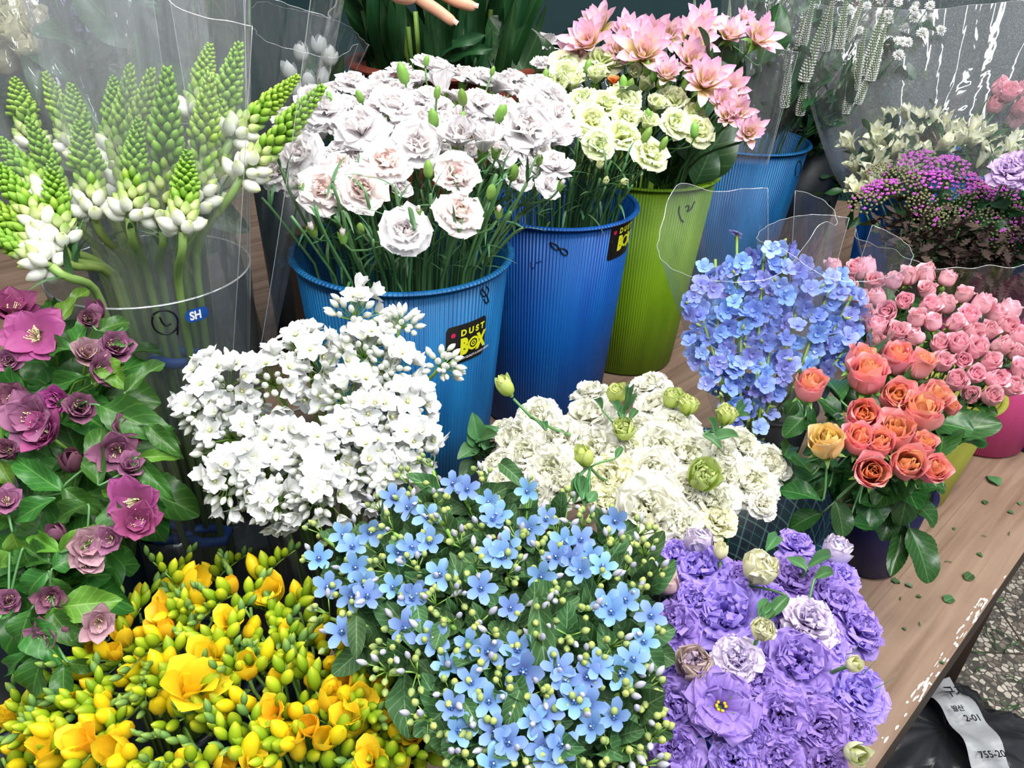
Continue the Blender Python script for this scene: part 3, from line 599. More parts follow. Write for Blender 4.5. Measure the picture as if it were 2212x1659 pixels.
B['carnb'] = heads('bloom', M['carn_blush'], 2, h_carnbud)
B['limec'] = heads('bloom', M['carn_lime'], 4, h_carn); B['limecup'] = heads('bloom', M['carn_lime'], 2, h_carncup); B['limeb'] = heads('bloom', M['carn_lime'], 1, h_carnbud)
B['orangec'] = heads('bloom', M['carn_orange'], 1, h_carncup)
B['calyx'] = heads('calyx', M['calyx'], 1, h_calyx); B['gbud'] = heads('bud', M['calyx'], 1, h_bud([(0, 0.2), (0.5, 0.8), (1.5, 1), (2.8, 0.85), (3.6, 0.35), (3.9, 0.03)], 9, 9))
B['lisw'] = heads('bloom', M['lis_white'], 4, h_lis); B['liscr'] = heads('bloom', M['lis_cream'], 2, h_lis); B['lisgr'] = heads('bloom', M['lis_green'], 2, h_liscup); B['lisgb'] = heads('bloom', M['lis_green'], 2, h_lisbud)
B['liswc'] = heads('bloom', M['lis_white'], 1, h_liscup)
B['lisp'] = heads('bloom', M['lis_purple'], 4, h_lis); B['lispo'] = heads('bloom', [M['lis_purple'], M['yellow_eye']], 1, h_lisopen); B['lispl'] = heads('bloom', M['lis_lilac'], 2, h_lis)
B['lisplc'] = heads('bloom', M['lis_lilac'], 1, h_liscup); B['lisbe'] = heads('bloom', M['lis_beige'], 2, h_liscup); B['liscb'] = heads('bloom', M['lis_cream'], 1, h_liscup); B['liscbud'] = heads('bloom', M['lis_cream'], 1, h_lisbud)
B['lcal'] = heads('calyx', M['calyx'], 1, h_liscalyx)
B['rosep'] = heads('bloom', M['rose_pink'], 4, h_rose); B['rosec'] = heads('bloom', M['rose_coral'], 4, h_rose); B['rosey'] = heads('bloom', M['rose_yellow'], 1, h_rose); B['sepal'] = heads('calyx', M['calyx'], 2, h_sepals)
B['cream'] = heads('bloom', M['cream'], 1, h_rose)
B['dahl'] = heads('bloom', M['dahlia'], 3, h_dahlia)
B['frees'] = heads('flower', M['frees'], 3, h_frees); B['freesg'] = heads('flower', M['frees'], 1, h_freesgob)
B['fb'] = heads('bud', M['frees_bud'], 1, h_bud(OV, 8, 9)); B['fby'] = heads('bud', M['frees_budy'], 1, h_bud(OV, 8, 9)); B['fbt'] = heads('bud', M['frees_tip'], 1, h_bud(OV, 7, 7))
B['tweed'] = heads('flower', [M['tweed'], M['tweed_eye'], M['tweed_dot']], 3, h_tweed)
B['tb'] = heads('bud', M['tweed_bud'], 1, h_bud(EGG, 7, 6)); B['tbl'] = heads('bud', M['tweed_budl'], 1, h_bud(OV, 7, 7))
B['all'] = heads('flower', [M['allium'], M['stamen']], 3, h_allium); B['allb'] = heads('bud', M['allium_bud'], 1, h_bud(OV, 7, 7))
B['hel'] = heads('bloom', [M['helle'], M['stamen']], 4, h_helle); B['held'] = heads('bloom', [M['helle_dusk'], M['stamen']], 4, h_helle); B['help'] = heads('bloom', [M['helle_pale'], M['stamen']], 4, h_helle)
B['helb'] = heads('bud', M['helle_dusk'], 1, h_hellebud)
B['del'] = heads('flower', M['delph'], 3, h_delph) + heads('flower', M['delphv'], 3, h_delph); B['delb'] = heads('bud', M['tweed_bud'], 1, h_bud(OV, 7, 6))
B['pom'] = heads('bloom', M['mum'], 2, h_pom); B['alst'] = heads('flower', M['alst'], 3, h_alst); B['ver'] = heads('flower_spike', [M['veron'], M['veron_core']], 2, h_veron)
B['yar'] = heads('flower_cluster', [M['yarrow_p'], M['yarrow_b'], M['stem_dk']], 4, h_yarrow)
B['lav'] = heads('bloom', M['lav'], 1, h_lis); B['hyd'] = heads('flower', M['hydr'], 1, h_delph); B['tul'] = heads('bloom', M['tulip'], 1, h_hellebud)
PB = [(0, 0.25), (0.6, 0.8), (1.4, 1.0), (2.2, 0.85), (2.9, 0.45), (3.3, 0.03)]
B['og'] = heads('bud', M['ornith_g'], 1, h_bud(PB, 6, 7)); B['ow'] = heads('bud', M['ornith_w'], 1, h_bud(PB, 9, 9)); B['om'] = heads('bud', M['ornith_m'], 1, h_bud(PB, 8, 8))
LF = {}
LF['lis'] = [leafmesh('leaf', M['leaf_lis'], 0.5, 0.2, 0.03, vm=0.4, seed=i, wb=0.3) for i in range(2)]
LF['rose'] = [leafmesh('leaf', M['leaf_rose'], 0.3, 0.15 + 0.1 * i, 0.05, ser=0.045, vm=0.45, n=1.7, nv=25, seed=i) for i in range(3)]
LF['hel'] = [leafmesh('leaf', M['leaf_hel'], 0.4, 0.2 + 0.15 * i, 0.1, ser=0.04, vm=0.4, nv=23, seed=i) for i in range(3)]
LF['bract'] = [leafmesh('leaf', M['leaf_bract'], 0.4, 0.25, 0.1, ser=0.03, vm=0.4, nv=19, seed=i + 5) for i in range(2)]
LF['tw'] = [leafmesh('leaf', M['leaf_tw'], 0.35, 0.15 + 0.15 * i, 0.07, vm=0.4, n=1.9, seed=i, wb=0.25) for i in range(3)]
LF['dk'] = [leafmesh('leaf', M['leaf_dk'], 0.1, 0.12, 0.06, vm=0.35, seed=i, wb=0.4) for i in range(2)]
LF['big'] = [leafmesh('leaf', M['leaf_big'], 0.3, 0.2, 0.05, vm=0.45, n=1.8, seed=i, nv=15) for i in range(2)]
LF['blade'] = [leafmesh('leaf', M['stem'], 0.0, 0.5, 0.0, vm=0.2, seed=i, wb=0.5, nu=3, nv=6) for i in range(2)]
LF['frond'] = [leafmesh('leaf', M['leaf_brown'], 0.1, 0.3, 0.05, ser=0.75, vm=0.4, nv=19, nu=3, seed=3)]
LF['green'] = [leafmesh('leaf', M['leaf_dk'], 0.3, 0.3, 0.2, ser=0.4, vm=0.4, nv=15, nu=3, seed=4)]
def R(a, b): return random.uniform(a, b)
def RU(s=1.0): return np.array([random.gauss(0, s) for _ in range(3)])

# ------------------------------------------------------------------ the setting
def woodmat():
    m, nt, out = newmat('pale_plywood'); L = nt.links
    tc = N(nt, 'ShaderNodeTexCoord'); mp = N(nt, 'ShaderNodeMapping'); mp.inputs['Rotation'].default_value = (0, 0, math.radians(-45)); L.new(tc.outputs['Object'], mp.inputs[0])
    m2 = N(nt, 'ShaderNodeMapping'); m2.inputs['Scale'].default_value = (3, 60, 1); L.new(mp.outputs[0], m2.inputs[0])
    n1 = N(nt, 'ShaderNodeTexNoise'); n1.inputs['Scale'].default_value = 1.0; n1.inputs['Detail'].default_value = 6; n1.inputs['Distortion'].default_value = 0.6; L.new(m2.outputs[0], n1.inputs['Vector'])
    n2 = N(nt, 'ShaderNodeTexNoise'); n2.inputs['Scale'].default_value = 7; n2.inputs['Detail'].default_value = 6; L.new(mp.outputs[0], n2.inputs['Vector'])
    n3 = N(nt, 'ShaderNodeTexNoise'); n3.inputs['Scale'].default_value = 60; n3.inputs['Detail'].default_value = 5; L.new(tc.outputs['Object'], n3.inputs['Vector'])
    col = ramp(nt, n1.outputs[0], [(0.3, '70594a'), (0.5, '8c7360'), (0.7, '9c8370')])
    col = mixc(nt, ramp(nt, n2.outputs[0], [(0.45, (0, 0, 0)), (0.75, (0.6, 0.6, 0.6))]), col, '705442')
    col = mixc(nt, ramp(nt, n3.outputs[0], [(0.66, (0, 0, 0)), (0.74, (0.5, 0.5, 0.5))]), col, '5a4030')
    sp = N(nt, 'ShaderNodeSeparateXYZ'); L.new(mp.outputs[0], sp.inputs[0])
    pl = math_(nt, 'LESS_THAN', math_(nt, 'FRACT', math_(nt, 'MULTIPLY', sp.outputs[1], 8.0)), 0.012)
    col = mixc(nt, math_(nt, 'MULTIPLY', pl, 0.35), col, '4a3426')
    pb = N(nt, 'ShaderNodeBsdfPrincipled'); L.new(col, pb.inputs['Base Color']); pb.inputs['Roughness'].default_value = 0.6
    bp = N(nt, 'ShaderNodeBump'); bp.inputs['Strength'].default_value = 0.2; bp.inputs['Distance'].default_value = 0.001; L.new(n1.outputs[0], bp.inputs['Height']); L.new(bp.outputs[0], pb.inputs['Normal'])
    L.new(pb.outputs[0], out.inputs[0]); return m
def terrazzo():
    m, nt, out = newmat('terrazzo_tile'); L = nt.links
    tc = N(nt, 'ShaderNodeTexCoord'); vo = N(nt, 'ShaderNodeTexVoronoi'); vo.inputs['Scale'].default_value = 85; L.new(tc.outputs['Object'], vo.inputs['Vector'])
    v2 = N(nt, 'ShaderNodeTexVoronoi'); v2.feature = 'DISTANCE_TO_EDGE'; v2.inputs['Scale'].default_value = 85; L.new(tc.outputs['Object'], v2.inputs['Vector'])
    chip = ramp(nt, v2.outputs['Distance'], [(0.06, (0, 0, 0)), (0.12, (1, 1, 1))])
    sp = N(nt, 'ShaderNodeSeparateColor'); L.new(vo.outputs['Color'], sp.inputs[0])
    stone = ramp(nt, sp.outputs[0], [(0, '6e655a'), (0.35, '8e857a'), (0.6, 'bfb5a6'), (1, 'd8cec0')]); keep = math_(nt, 'GREATER_THAN', sp.outputs[1], 0.25)
    col = mixc(nt, math_(nt, 'MULTIPLY', chip, keep), '54504a', stone)
    s2 = N(nt, 'ShaderNodeSeparateXYZ'); L.new(tc.outputs['Object'], s2.inputs[0])
    for k in (0, 1):
        g = math_(nt, 'LESS_THAN', math_(nt, 'FRACT', math_(nt, 'MULTIPLY', math_(nt, 'ADD', s2.outputs[k], 0.12), 2.5)), 0.012); col = mixc(nt, g, col, '4a4038')
    pb = N(nt, 'ShaderNodeBsdfPrincipled'); L.new(col, pb.inputs['Base Color']); pb.inputs['Roughness'].default_value = 0.45; L.new(pb.outputs[0], out.inputs[0]); return m
FZ = -0.45
mb = MB(); box(mb, -8, 8, -4, 3.4, FZ - 0.1, FZ); setp(obj('floor', mb.mesh('floor', terrazzo(), False)), None, None, None, 'structure')
mb = MB(); box(mb, -8, 8, 3.3, 3.4, FZ, 3.0); setp(obj('wall_back', mb.mesh('wall_back', plain('dark_teal_wall', '0c2c30', '14393c', rough=0.7), False)), None, None, None, 'structure')
def slab(name, poly, z0, z1, mats, bev=0.002, edge=1):
    mb = MB(); n = len(poly)
    mb.add([(x, y, z1) for x, y in poly] + [(x, y, z0) for x, y in poly], [tuple(range(n)), tuple(range(2 * n - 1, n - 1, -1))], None, 0)
    mb.add([(x, y, z) for z in (z0, z1) for x, y in poly], [(i, (i + 1) % n, n + (i + 1) % n, n + i) for i in range(n)], None, edge)
    return mb.mesh(name, mats, False)
WOOD = woodmat(); DKW = plain('dark_stained_wood', '2c2018', '3c2c20', rough=0.6, scale=12)
E1, E2 = at(2212, 1192, 0)[:2], at(1890, 1659, 0)[:2]; dE = (E2 - E1) / np.linalg.norm(E2 - E1)
q0, q1 = E1 - dE * 2.2, E2 + dE * 0.16
bl = at(705, 1365, 0)[:2]
table = root('display_table', (0.4, 1.0, FZ), 'pale wooden display table under the flower buckets with worn white edge', 'table')
poly = [tuple(q0), (q0[0] - 3.6, q0[1] + 0.6), (-1.9, 1.2), (-0.75, 1.05), (-0.3, 1.02), (-0.17, 0.60), (bl[0], bl[1] - 0.01), (bl[0] + 0.14, 0.28), tuple(q1)][::-1]
obj('tabletop', slab('tabletop', [(x - 0.4, y - 1.0) for x, y in poly], -FZ - 0.022, -FZ, [WOOD, DKW]), table)
mb = MB(); nrm = np.array([-dE[1], dE[0]]); nrm = nrm if nrm[0] < 0 else -nrm
for k, t in enumerate(np.linspace(0, 1, 5)):
    c = q0 + (q1 - q0) * (0.03 + 0.94 * t) + nrm * 0.05
    mb = MB(); box(mb, c[0] - 0.43, c[0] - 0.37, c[1] - 1.03, c[1] - 0.97, 0, -FZ - 0.02); obj('leg', mb.mesh('leg', DKW, False), table)
mb = MB()
P = np.array([[*(q0 + (q1 - q0) * t - (0.4, 1.0) + nrm * o), z] for o, z in ((0.006, 0.3), (0.03, 0.3), (0.03, -FZ - 0.022), (0.006, -FZ - 0.022)) for t in (0, 1)])
mb.add(P, [(0, 1, 3, 2), (2, 3, 5, 4), (4, 5, 7, 6), (6, 7, 1, 0)]); obj('apron', mb.mesh('apron', DKW, False), table)
# worn white paint along the table edge
mb = MB(); rr = np.random.default_rng(5)
for k in range(60):
    t = rr.choice([rr.uniform(0.42, 0.58), rr.uniform(0.66, 0.86), rr.uniform(0.3, 1.0)]); c = E1 - dE * 0.1 + (E2 - E1) * (t * 1.15) + nrm * rr.uniform(0.001, 0.011) ; L_ = rr.uniform(0.002, 0.011); wd = rr.uniform(0.0006, 0.002)
    a = [c + dE * L_ * math.cos(q) * rr.uniform(0.6, 1.1) + nrm * (wd * math.sin(q) * rr.uniform(0.6, 1.1)) for q in np.arange(8) * PI / 4]
    mb.add([(p[0] - 0.4, p[1] - 1.0, -FZ + 0.0004 + k * 0.00001) for p in a], [tuple(range(8))])
obj('worn_paint', mb.mesh('worn_paint', plain('worn_white_paint', 'd8cfc2', 'efe8de', rough=0.35), False), table)

# ------------------------------------------------------------------ containers
shelf = setp(obj('low_shelf', None), 'low wooden shelf under the clear vase, darkened for the shadow there', 'shelf')
mb = MB(); box(mb, -1.6, -0.3, 0.78, 1.3, -0.16, -0.12); box(mb, -1.55, -1.5, 0.8, 0.85, FZ, -0.16); box(mb, -0.35, -0.3, 0.8, 0.85, FZ, -0.16); box(mb, -1.55, -1.5, 1.2, 1.25, FZ, -0.16); box(mb, -0.35, -0.3, 1.0, 1.05, FZ, -0.16)
shelf_me = mb.mesh('low_shelf', plain('shadow_black_wood', '12100f', '1c1815', rough=0.6), False)  # near-black colour stands in for the deep shadow below the vase
bpy.data.objects.remove(shelf); shelf = setp(obj('low_shelf', shelf_me), 'low wooden shelf under the clear vase, darkened for the shadow there', 'shelf')
P_b1 = Pot(-0.16, 1.01, 0, 0.40, 0.148, 0.120); P_b2 = Pot(0.058, 1.252, 0, 0.40, 0.134, 0.108)
P_gr = Pot(0.237, 1.472, 0, 0.40, 0.134, 0.104); P_b3 = Pot(0.495, 1.75, 0, 0.40, 0.135, 0.10)
b1 = bucket('flower_bucket', 'blue', P_b1, 'blue ribbed plastic bucket with black printed sticker holding the white carnations', group='ribbed plastic buckets')
b2 = bucket('flower_bucket', 'blue2', P_b2, 'deep blue ribbed bucket with the lime carnations, between sky-blue and lime green buckets', group='ribbed plastic buckets')
gb = bucket('flower_bucket', 'lime', P_gr, 'lime green ribbed bucket with a handwritten number 12', group='ribbed plastic buckets')
b3 = bucket('flower_bucket', 'blue', P_b3, 'blue ribbed bucket of white veronica behind the lime green bucket', group='ribbed plastic buckets')
scrawl(P_b1, b1, [[(1042, 620), (1037, 632), (1043, 641), (1052, 636), (1056, 625), (1050, 618)], [(1040, 622), (1052, 640), (1055, 652), (1049, 655), (1044, 646)]], 0.0009)
scrawl(P_b2, b2, [[(1188, 523), (1193, 534), (1204, 541), (1208, 534), (1199, 526), (1188, 522), (1191, 530)], [(1208, 536), (1214, 548), (1224, 552), (1227, 544), (1218, 536), (1209, 536)], ], 0.0011)
scrawl(P_b2, b2, [[(1148, 564), (1149, 577), (1154, 580), (1159, 566), (1172, 563)]], 0.0008, mat='cobalt')
scrawl(P_b2, b2, [[(1321, 520), (1318, 560)]], 0.0009)
scrawl(P_gr, gb, [[(1467, 445), (1465, 458), (1470, 474), (1476, 479)], [(1480, 447), (1486, 442), (1488, 449), (1482, 457), (1492, 452), (1500, 434)]], 0.0013)
scrawl(P_b3, b3, [[(1722, 350), (1718, 362), (1717, 380)], [(1722, 350), (1728, 346), (1731, 360), (1726, 378), (1720, 384)]], 0.0011)
def sticker(pot, parent, px, py, wd, ht, build, rot=0.0):
    """A flat label bent round the bucket: centre at a pixel, build(add) puts shapes given in label centimetres."""
    a0, z0 = on_wall(pot, px, py); rr = pot.rb + (pot.rr - pot.rb) * z0 / (pot.zr - pot.zb)
    def mp(v, off):
        x = v[:, 0]; y = v[:, 1]
        return np.array([wall_pt(pot, a0 + math.degrees(xx / rr), z0 + yy, off) for xx, yy in zip(x, y)])
    def base(mat, x0, x1, y0, y1, off=0.0006, name='sticker', rad=0.006):
        n = 25; xs = np.linspace(x0, x1, n); top = []; bot = []
        for x in xs:
            e = min(x - x0, x1 - x, rad); c = rad - math.sqrt(max(rad * rad - (rad - e) ** 2, 0)); top.append(y1 - c); bot.append(y0 + c)
        rows = np.array([[(x, b + (t - b) * k, 0) for x, t, b in zip(xs, top, bot)] for k in (0, 0.5, 1)])
        mb = MB(); P = mp(rows.reshape(-1, 3), off).reshape(3, n, 3); mb.grid(P); return obj(name, mb.mesh(name, M[mat]), parent)
    def text(par, s, x, y, size, mat, off=0.0011, bold=0.0, sx=1.0):
        v, f = textmesh(s, size, bold); v = v * (sx, 1, 1) + (x, y, 0); mb = MB(); mb.add(mp(v, off), f); o = obj('lettering', mb.mesh('lettering', M[mat], False), par); return o
    def disc(par, x, y, r0, r1, mat, off=0.0012, name='printed_ring'):
        an = np.arange(28) / 28 * 2 * PI; rows = np.array([[(x + q * math.cos(a), y + q * math.sin(a), 0) for a in an] for q in (r0, r1)])
        mb = MB(); mb.grid(mp(rows.reshape(-1, 3), off).reshape(2, 28, 3), closed=True); return obj(name, mb.mesh(name, M[mat]), par)
    build(base, text, disc)
def dust(base, text, disc):
    s = base('black', -0.034, 0.034, -0.030, 0.030)
    text(s, 'D U S T', -0.012, 0.0125, 0.0125, 'yprint', bold=0.0006, sx=1.0)
    text(s, 'B', -0.012, -0.0155, 0.032, 'yprint', bold=0.0022, sx=0.72); text(s, 'X', 0.0175, -0.0155, 0.032, 'yprint', bold=0.0018, sx=0.68)
    disc(s, 0.0105, -0.0045, 0.0068, 0.0102, 'yprint'); disc(s, 0.0105, -0.0045, 0.0026, 0.0046, 'yprint'); disc(s, 0.0105, -0.0045, 0.0001, 0.0011, 'yprint')
    text(s, 'HIGH QUALITY & GOOD DESIGN', -0.012, -0.0245, 0.0045, 'wprint', bold=0.0001, sx=0.85)
    disc(s, -0.0235, 0.0165, 0.0001, 0.0036, 'rprint', name='printed_dot'); disc(s, -0.0235, -0.0215, 0.0001, 0.0036, 'bprint', name='printed_dot')
sticker(P_b1, b1, 1009, 738, 0, 0, dust)
def dust2(base, text, disc):
    s = base('black', -0.034, 0.034, -0.030, 0.030)
    text(s, 'D U S T', -0.012, 0.0125, 0.0125, 'yprint', bold=0.0006); text(s, 'B', -0.012, -0.0155, 0.032, 'yprint', bold=0.0022, sx=0.72); text(s, 'X', 0.0175, -0.0155, 0.032, 'yprint', bold=0.0018, sx=0.68)
    disc(s, 0.0105, -0.0045, 0.0068, 0.0102, 'yprint'); disc(s, -0.0235, 0.0165, 0.0001, 0.0036, 'rprint', name='printed_dot')
sticker(P_b2, b2, 1343, 516, 0, 0, dust2)
# yellow-green, magenta, cobalt, navy, tartan containers
P_ye = Pot(0.660, 1.050, 0, 0.200, 0.100, 0.080); P_mg = Pot(0, 0, 0, 0.20, 0.105, 0.085); P_mg.c[:] = at(2098, 935, 0)[:2]; P_cb = Pot(0, 0, 0, 0.13, 0.09, 0.085); P_cb.c[:] = at(2262, 950, 0)[:2]
ye = bucket('flower_bucket', 'yel', P_ye, 'dull yellow ribbed bucket holding the pink spray roses', group='ribbed plastic buckets')
mg = bucket('flower_bucket', 'magenta', P_mg, 'magenta ribbed bucket behind the dull yellow one', group='ribbed plastic buckets')
cb = bucket('flower_tub', 'cobalt', P_cb, 'small cobalt blue tub at the far end of the table', 'bucket')
P_nv = Pot(0.5, 0.8, 0, 0.14, 0.055, 0.047); P_nv.c[:] = at(1866, 1207, 0)[:2]
nv = bucket('flower_pot', 'navy', P_nv, 'dark navy pot under the coral roses and their leaves', 'pot')
P_tt = Pot(0.2, 0.72, 0, 0.2, 0.13, 0.115); P_tt.c[:] = at(1560, 1060, 0.2)[:2]
def tartan():
    m, nt, out = newmat('dark_green_tartan'); L = nt.links
    tc = N(nt, 'ShaderNodeTexCoord'); sp = N(nt, 'ShaderNodeSeparateXYZ'); L.new(tc.outputs['Object'], sp.inputs[0])
    a = math_(nt, 'MULTIPLY', math_(nt, 'ARCTAN2', sp.outputs[1], sp.outputs[0]), 0.13); col = None
    def band(x, per, wd, ph=0.0): return math_(nt, 'LESS_THAN', math_(nt, 'FRACT', math_(nt, 'ADD', math_(nt, 'MULTIPLY', x, 1 / per), ph + 10)), wd)
    c = mixc(nt, math_(nt, 'MULTIPLY', band(a, 0.034, 0.45), 0.8), '10313a', '0c1f38'); c = mixc(nt, math_(nt, 'MULTIPLY', band(sp.outputs[2], 0.034, 0.45), 0.6), c, '0c1c34')
    for x in (a, sp.outputs[2]):
        c = mixc(nt, math_(nt, 'MULTIPLY', band(x, 0.017, 0.07, 0.3), 0.5), c, '5e8f86'); c = mixc(nt, math_(nt, 'MULTIPLY', band(x, 0.034, 0.04, 0.7), 0.5), c, '86aca0')
    pb = N(nt, 'ShaderNodeBsdfPrincipled'); L.new(c, pb.inputs['Base Color']); pb.inputs['Roughness'].default_value = 0.3; L.new(pb.outputs[0], out.inputs[0]); return m
tt = bucket('tartan_tin', tartan(), P_tt, 'round dark green tartan tin under the white lisianthus', 'tin')
P_bk = Pot(0.835, 1.56, 0, 0.42, 0.13, 0.10); bk = bucket('flower_bucket', 'blue2', P_bk, 'blue bucket in shadow behind the magenta yarrow, holding the wrapped alstroemeria', group='ribbed plastic buckets')
P_mm = Pot(0.70, 1.98, 0, 0.36, 0.13, 0.10); mmk = bucket('flower_bucket', 'teal', P_mm, 'dark bucket of white button chrysanthemums standing at the back right', group='ribbed plastic buckets')
P_ya = Pot(0.86, 1.38, 0, 0.26, 0.12, 0.095); yak = bucket('flower_bucket', 'teal', P_ya, 'dark bucket under the magenta yarrow', group='ribbed plastic buckets')
P_te = Pot(-0.155, 1.56, 0.30, 0.56, 0.165, 0.13); te = bucket('plant_pot', 'terra', P_te, 'reddish brown round pot of leafy stems behind the white carnations', 'pot', lip=0.012)
mb = MB(); box(mb, -0.42, 0.12, 1.32, 1.85, 0.001, 0.297); setp(obj('wooden_crate', mb.mesh('wooden_crate', DKW, False)), 'dark wooden crate raising the reddish brown pot', 'crate')
P_lv = Pot(0, 0, -0.118, 0.40, 0.122, 0.10); P_lv.c[:] = at(325, 578, 0.4)[:2]
def clearvase(name, pot, label, mat='vase', ribs=0):
    o = root(name, (pot.c[0], pot.c[1], pot.zb), label, 'vase'); h = pot.zr - pot.zb; mb = MB(); nu = 96
    lathe(mb, [(0.001, 0.002), (pot.rb, 0.002), (pot.rb + 0.004, 0.01), (pot.rr, h)], nu)
    if ribs:
        V = mb.v[0]; an = np.arctan2(V[:, 1], V[:, 0]); V[:, :2] *= (1 + 0.012 * np.sign(np.sin(an * ribs)))[:, None]
    obj('body', mb.mesh('vase_body', M[mat]), o)
    mb = MB(); lathe(mb, [(pot.rr + 0.0013 * math.cos(a), h + 0.0013 * math.sin(a)) for a in np.linspace(0, 2 * PI, 7)], nu)
    obj('rim', mb.mesh('vase_rim', M['rimc']), o); return o
M['rimc'] = film('clear_plastic_rim', haze=0.3, gloss=0.2, bump=0.0)
lv = clearvase('clear_vase', P_lv, 'tall clear plastic vase of green and white ornithogalum with a blue oval sticker')
scrawl(P_lv, lv, [[(330, 680), (328, 698), (336, 714), (352, 722), (370, 720), (383, 708), (384, 690), (376, 676), (358, 669), (342, 671), (331, 679)], [(384, 700), (383, 722)], [(345, 684), (350, 696), (358, 704), (370, 698)]], 0.0012)
def shlabel(base, text, disc):
    mbx = base('bprint', -0.0145, 0.0145, -0.0085, 0.0085, rad=0.0084); text(mbx, 'SH', -0.009, -0.005, 0.015, 'wprint', bold=0.0006, sx=0.8); text(mbx, 'asia', 0.0065, -0.0045, 0.006, 'bprint', off=0.0016)
sticker(P_lv, lv, 425, 679, 0, 0, shlabel)
P_av = Pot(-0.2, 0.66, 0, 0.27, 0.085, 0.062); P_av.c[:] = at(725, 1270, 0.05)[:2] + (0.0, 0.012)
av = clearvase('ribbed_clear_vase', P_av, 'clear ribbed plastic vase under the white allium flowers', ribs=36)
P_tw = Pot(0.03, 0.44, 0, 0.22, 0.075, 0.062); P_tw.c[:] = at(1180, 1390, 0.22)[:2]
tw = bucket('flower_pot', 'teal', P_tw, 'dark pot hidden under the blue tweedia', 'pot')
P_lp = Pot(0.24, 0.46, 0, 0.18, 0.09, 0.08); P_lp.c[:] = at(1640, 1470, 0.18)[:2]
lp = bucket('flower_pot', 'cobalt', P_lp, 'teal blue pot mostly hidden under the purple lisianthus', 'pot')
P_f1 = Pot(-0.2, 0.4, FZ, 0.16, 0.09, 0.075); P_f1.c[:] = at(690, 1600, 0.17)[:2]
P_f2 = Pot(-0.2, 0.4, FZ, 0.16, 0.08, 0.07); P_f2.c[:] = at(330, 1500, 0.17)[:2] + (0.0, 0.02)
P_f3 = Pot(-0.2, 0.4, FZ, 0.16, 0.07, 0.065); P_f3.c[:] = at(60, 1700, 0.17)[:2]
bucket('flower_bucket', 'teal', P_f1, 'dark teal bucket at the bottom under the middle freesia bunch', group='ribbed plastic buckets'); bucket('flower_bucket', 'teal', P_f2, 'dark teal bucket under the freesias nearest the hellebores', group='ribbed plastic buckets')
bucket('flower_bucket', 'teal', P_f3, 'dark teal bucket under the freesias in the bottom left corner', group='ribbed plastic buckets')
P_he = Pot(-0.5, 0.55, FZ, 0.1, 0.12, 0.1); P_he.c[:] = at(60, 1120, 0.1)[:2]
bucket('flower_bucket', 'teal', P_he, 'dark bucket hidden under the purple hellebores', group='ribbed plastic buckets')
P_de = Pot(0.3, 0.9, 0, 0.14, 0.07, 0.06); P_de.c[:] = at(1640, 960, 0.05)[:2]
bucket('flower_pot', 'teal', P_de, 'dark pot hidden under the wrapped blue delphiniums', 'pot')
# dark post of a stool between vase and blue bucket
mb = MB(); box(mb, -0.02, 0.02, -0.015, 0.015, 0, 0.5); po = obj('stool_leg', mb.mesh('stool_leg', DKW, False)); pz = at(590, 760, 0.0); po.location = (float(pz[0]) - 0.02, float(pz[1]), -0.119); po.rotation_euler = (0, math.radians(-6), 0.4)
setp(po, 'dark brown wooden post between clear vase and sky-blue bucket', 'post')

# ------------------------------------------------------------------ bunches
def flower(name, cat, lab, grp, Pc, ax, R_, me, hc, pot, stemr, smat, cal=None, calf=(0.3, 0.3), n=9, lean=0.55):
    """One cut flower: Pc = middle of the bloom, ax = where it looks; bloom, calyx and its own stem down into the pot."""
    ax = unit(ax); P0 = np.asarray(Pc) - ax * hc * R_
    cl = (calf[0] * R_ * 1.9 if cal == 'calyx' else 0.5 * R_ * calf[0]) if cal else 0.0
    path, base = pot.path(P0 - ax * cl, ax, n=n, lean=lean); o = root(name, base, lab, cat, grp)
    put('bloom', me, o, P0, ax, R_)
    if cal: put('calyx', B[cal][R_ > 0 and random.randrange(len(B[cal]))], o, P0, ax, R_ * calf[0])
    stem(o, path, stemr, smat, r1=stemr * 0.8); return o, P0, path
def side_bud(o, path, P, ax, s, me, stemmat='stem', r=0.0014, name='bud'):
    ax = unit(ax); k = max(1, len(path) - 3); a = path[k]; e = P
    put(name, me, o, e, ax, s); stem(o, bez(a, a + (path[min(k + 1, len(path) - 1)] - a) * 0.8, e - ax * 0.03, e, 6), r, stemmat, 'bud_stem')
def axis_of(S, P, src, k=0.5, up=0.35, cam=0.25, j=0.15):
    return unit(unit(P - np.asarray(src)) * k + S.n(P[0], P[1]) * up + unit(CAM - P) * cam + RU(j))
def nearest(objs, P): return min(objs, key=lambda t: np.linalg.norm(t[1] - P))

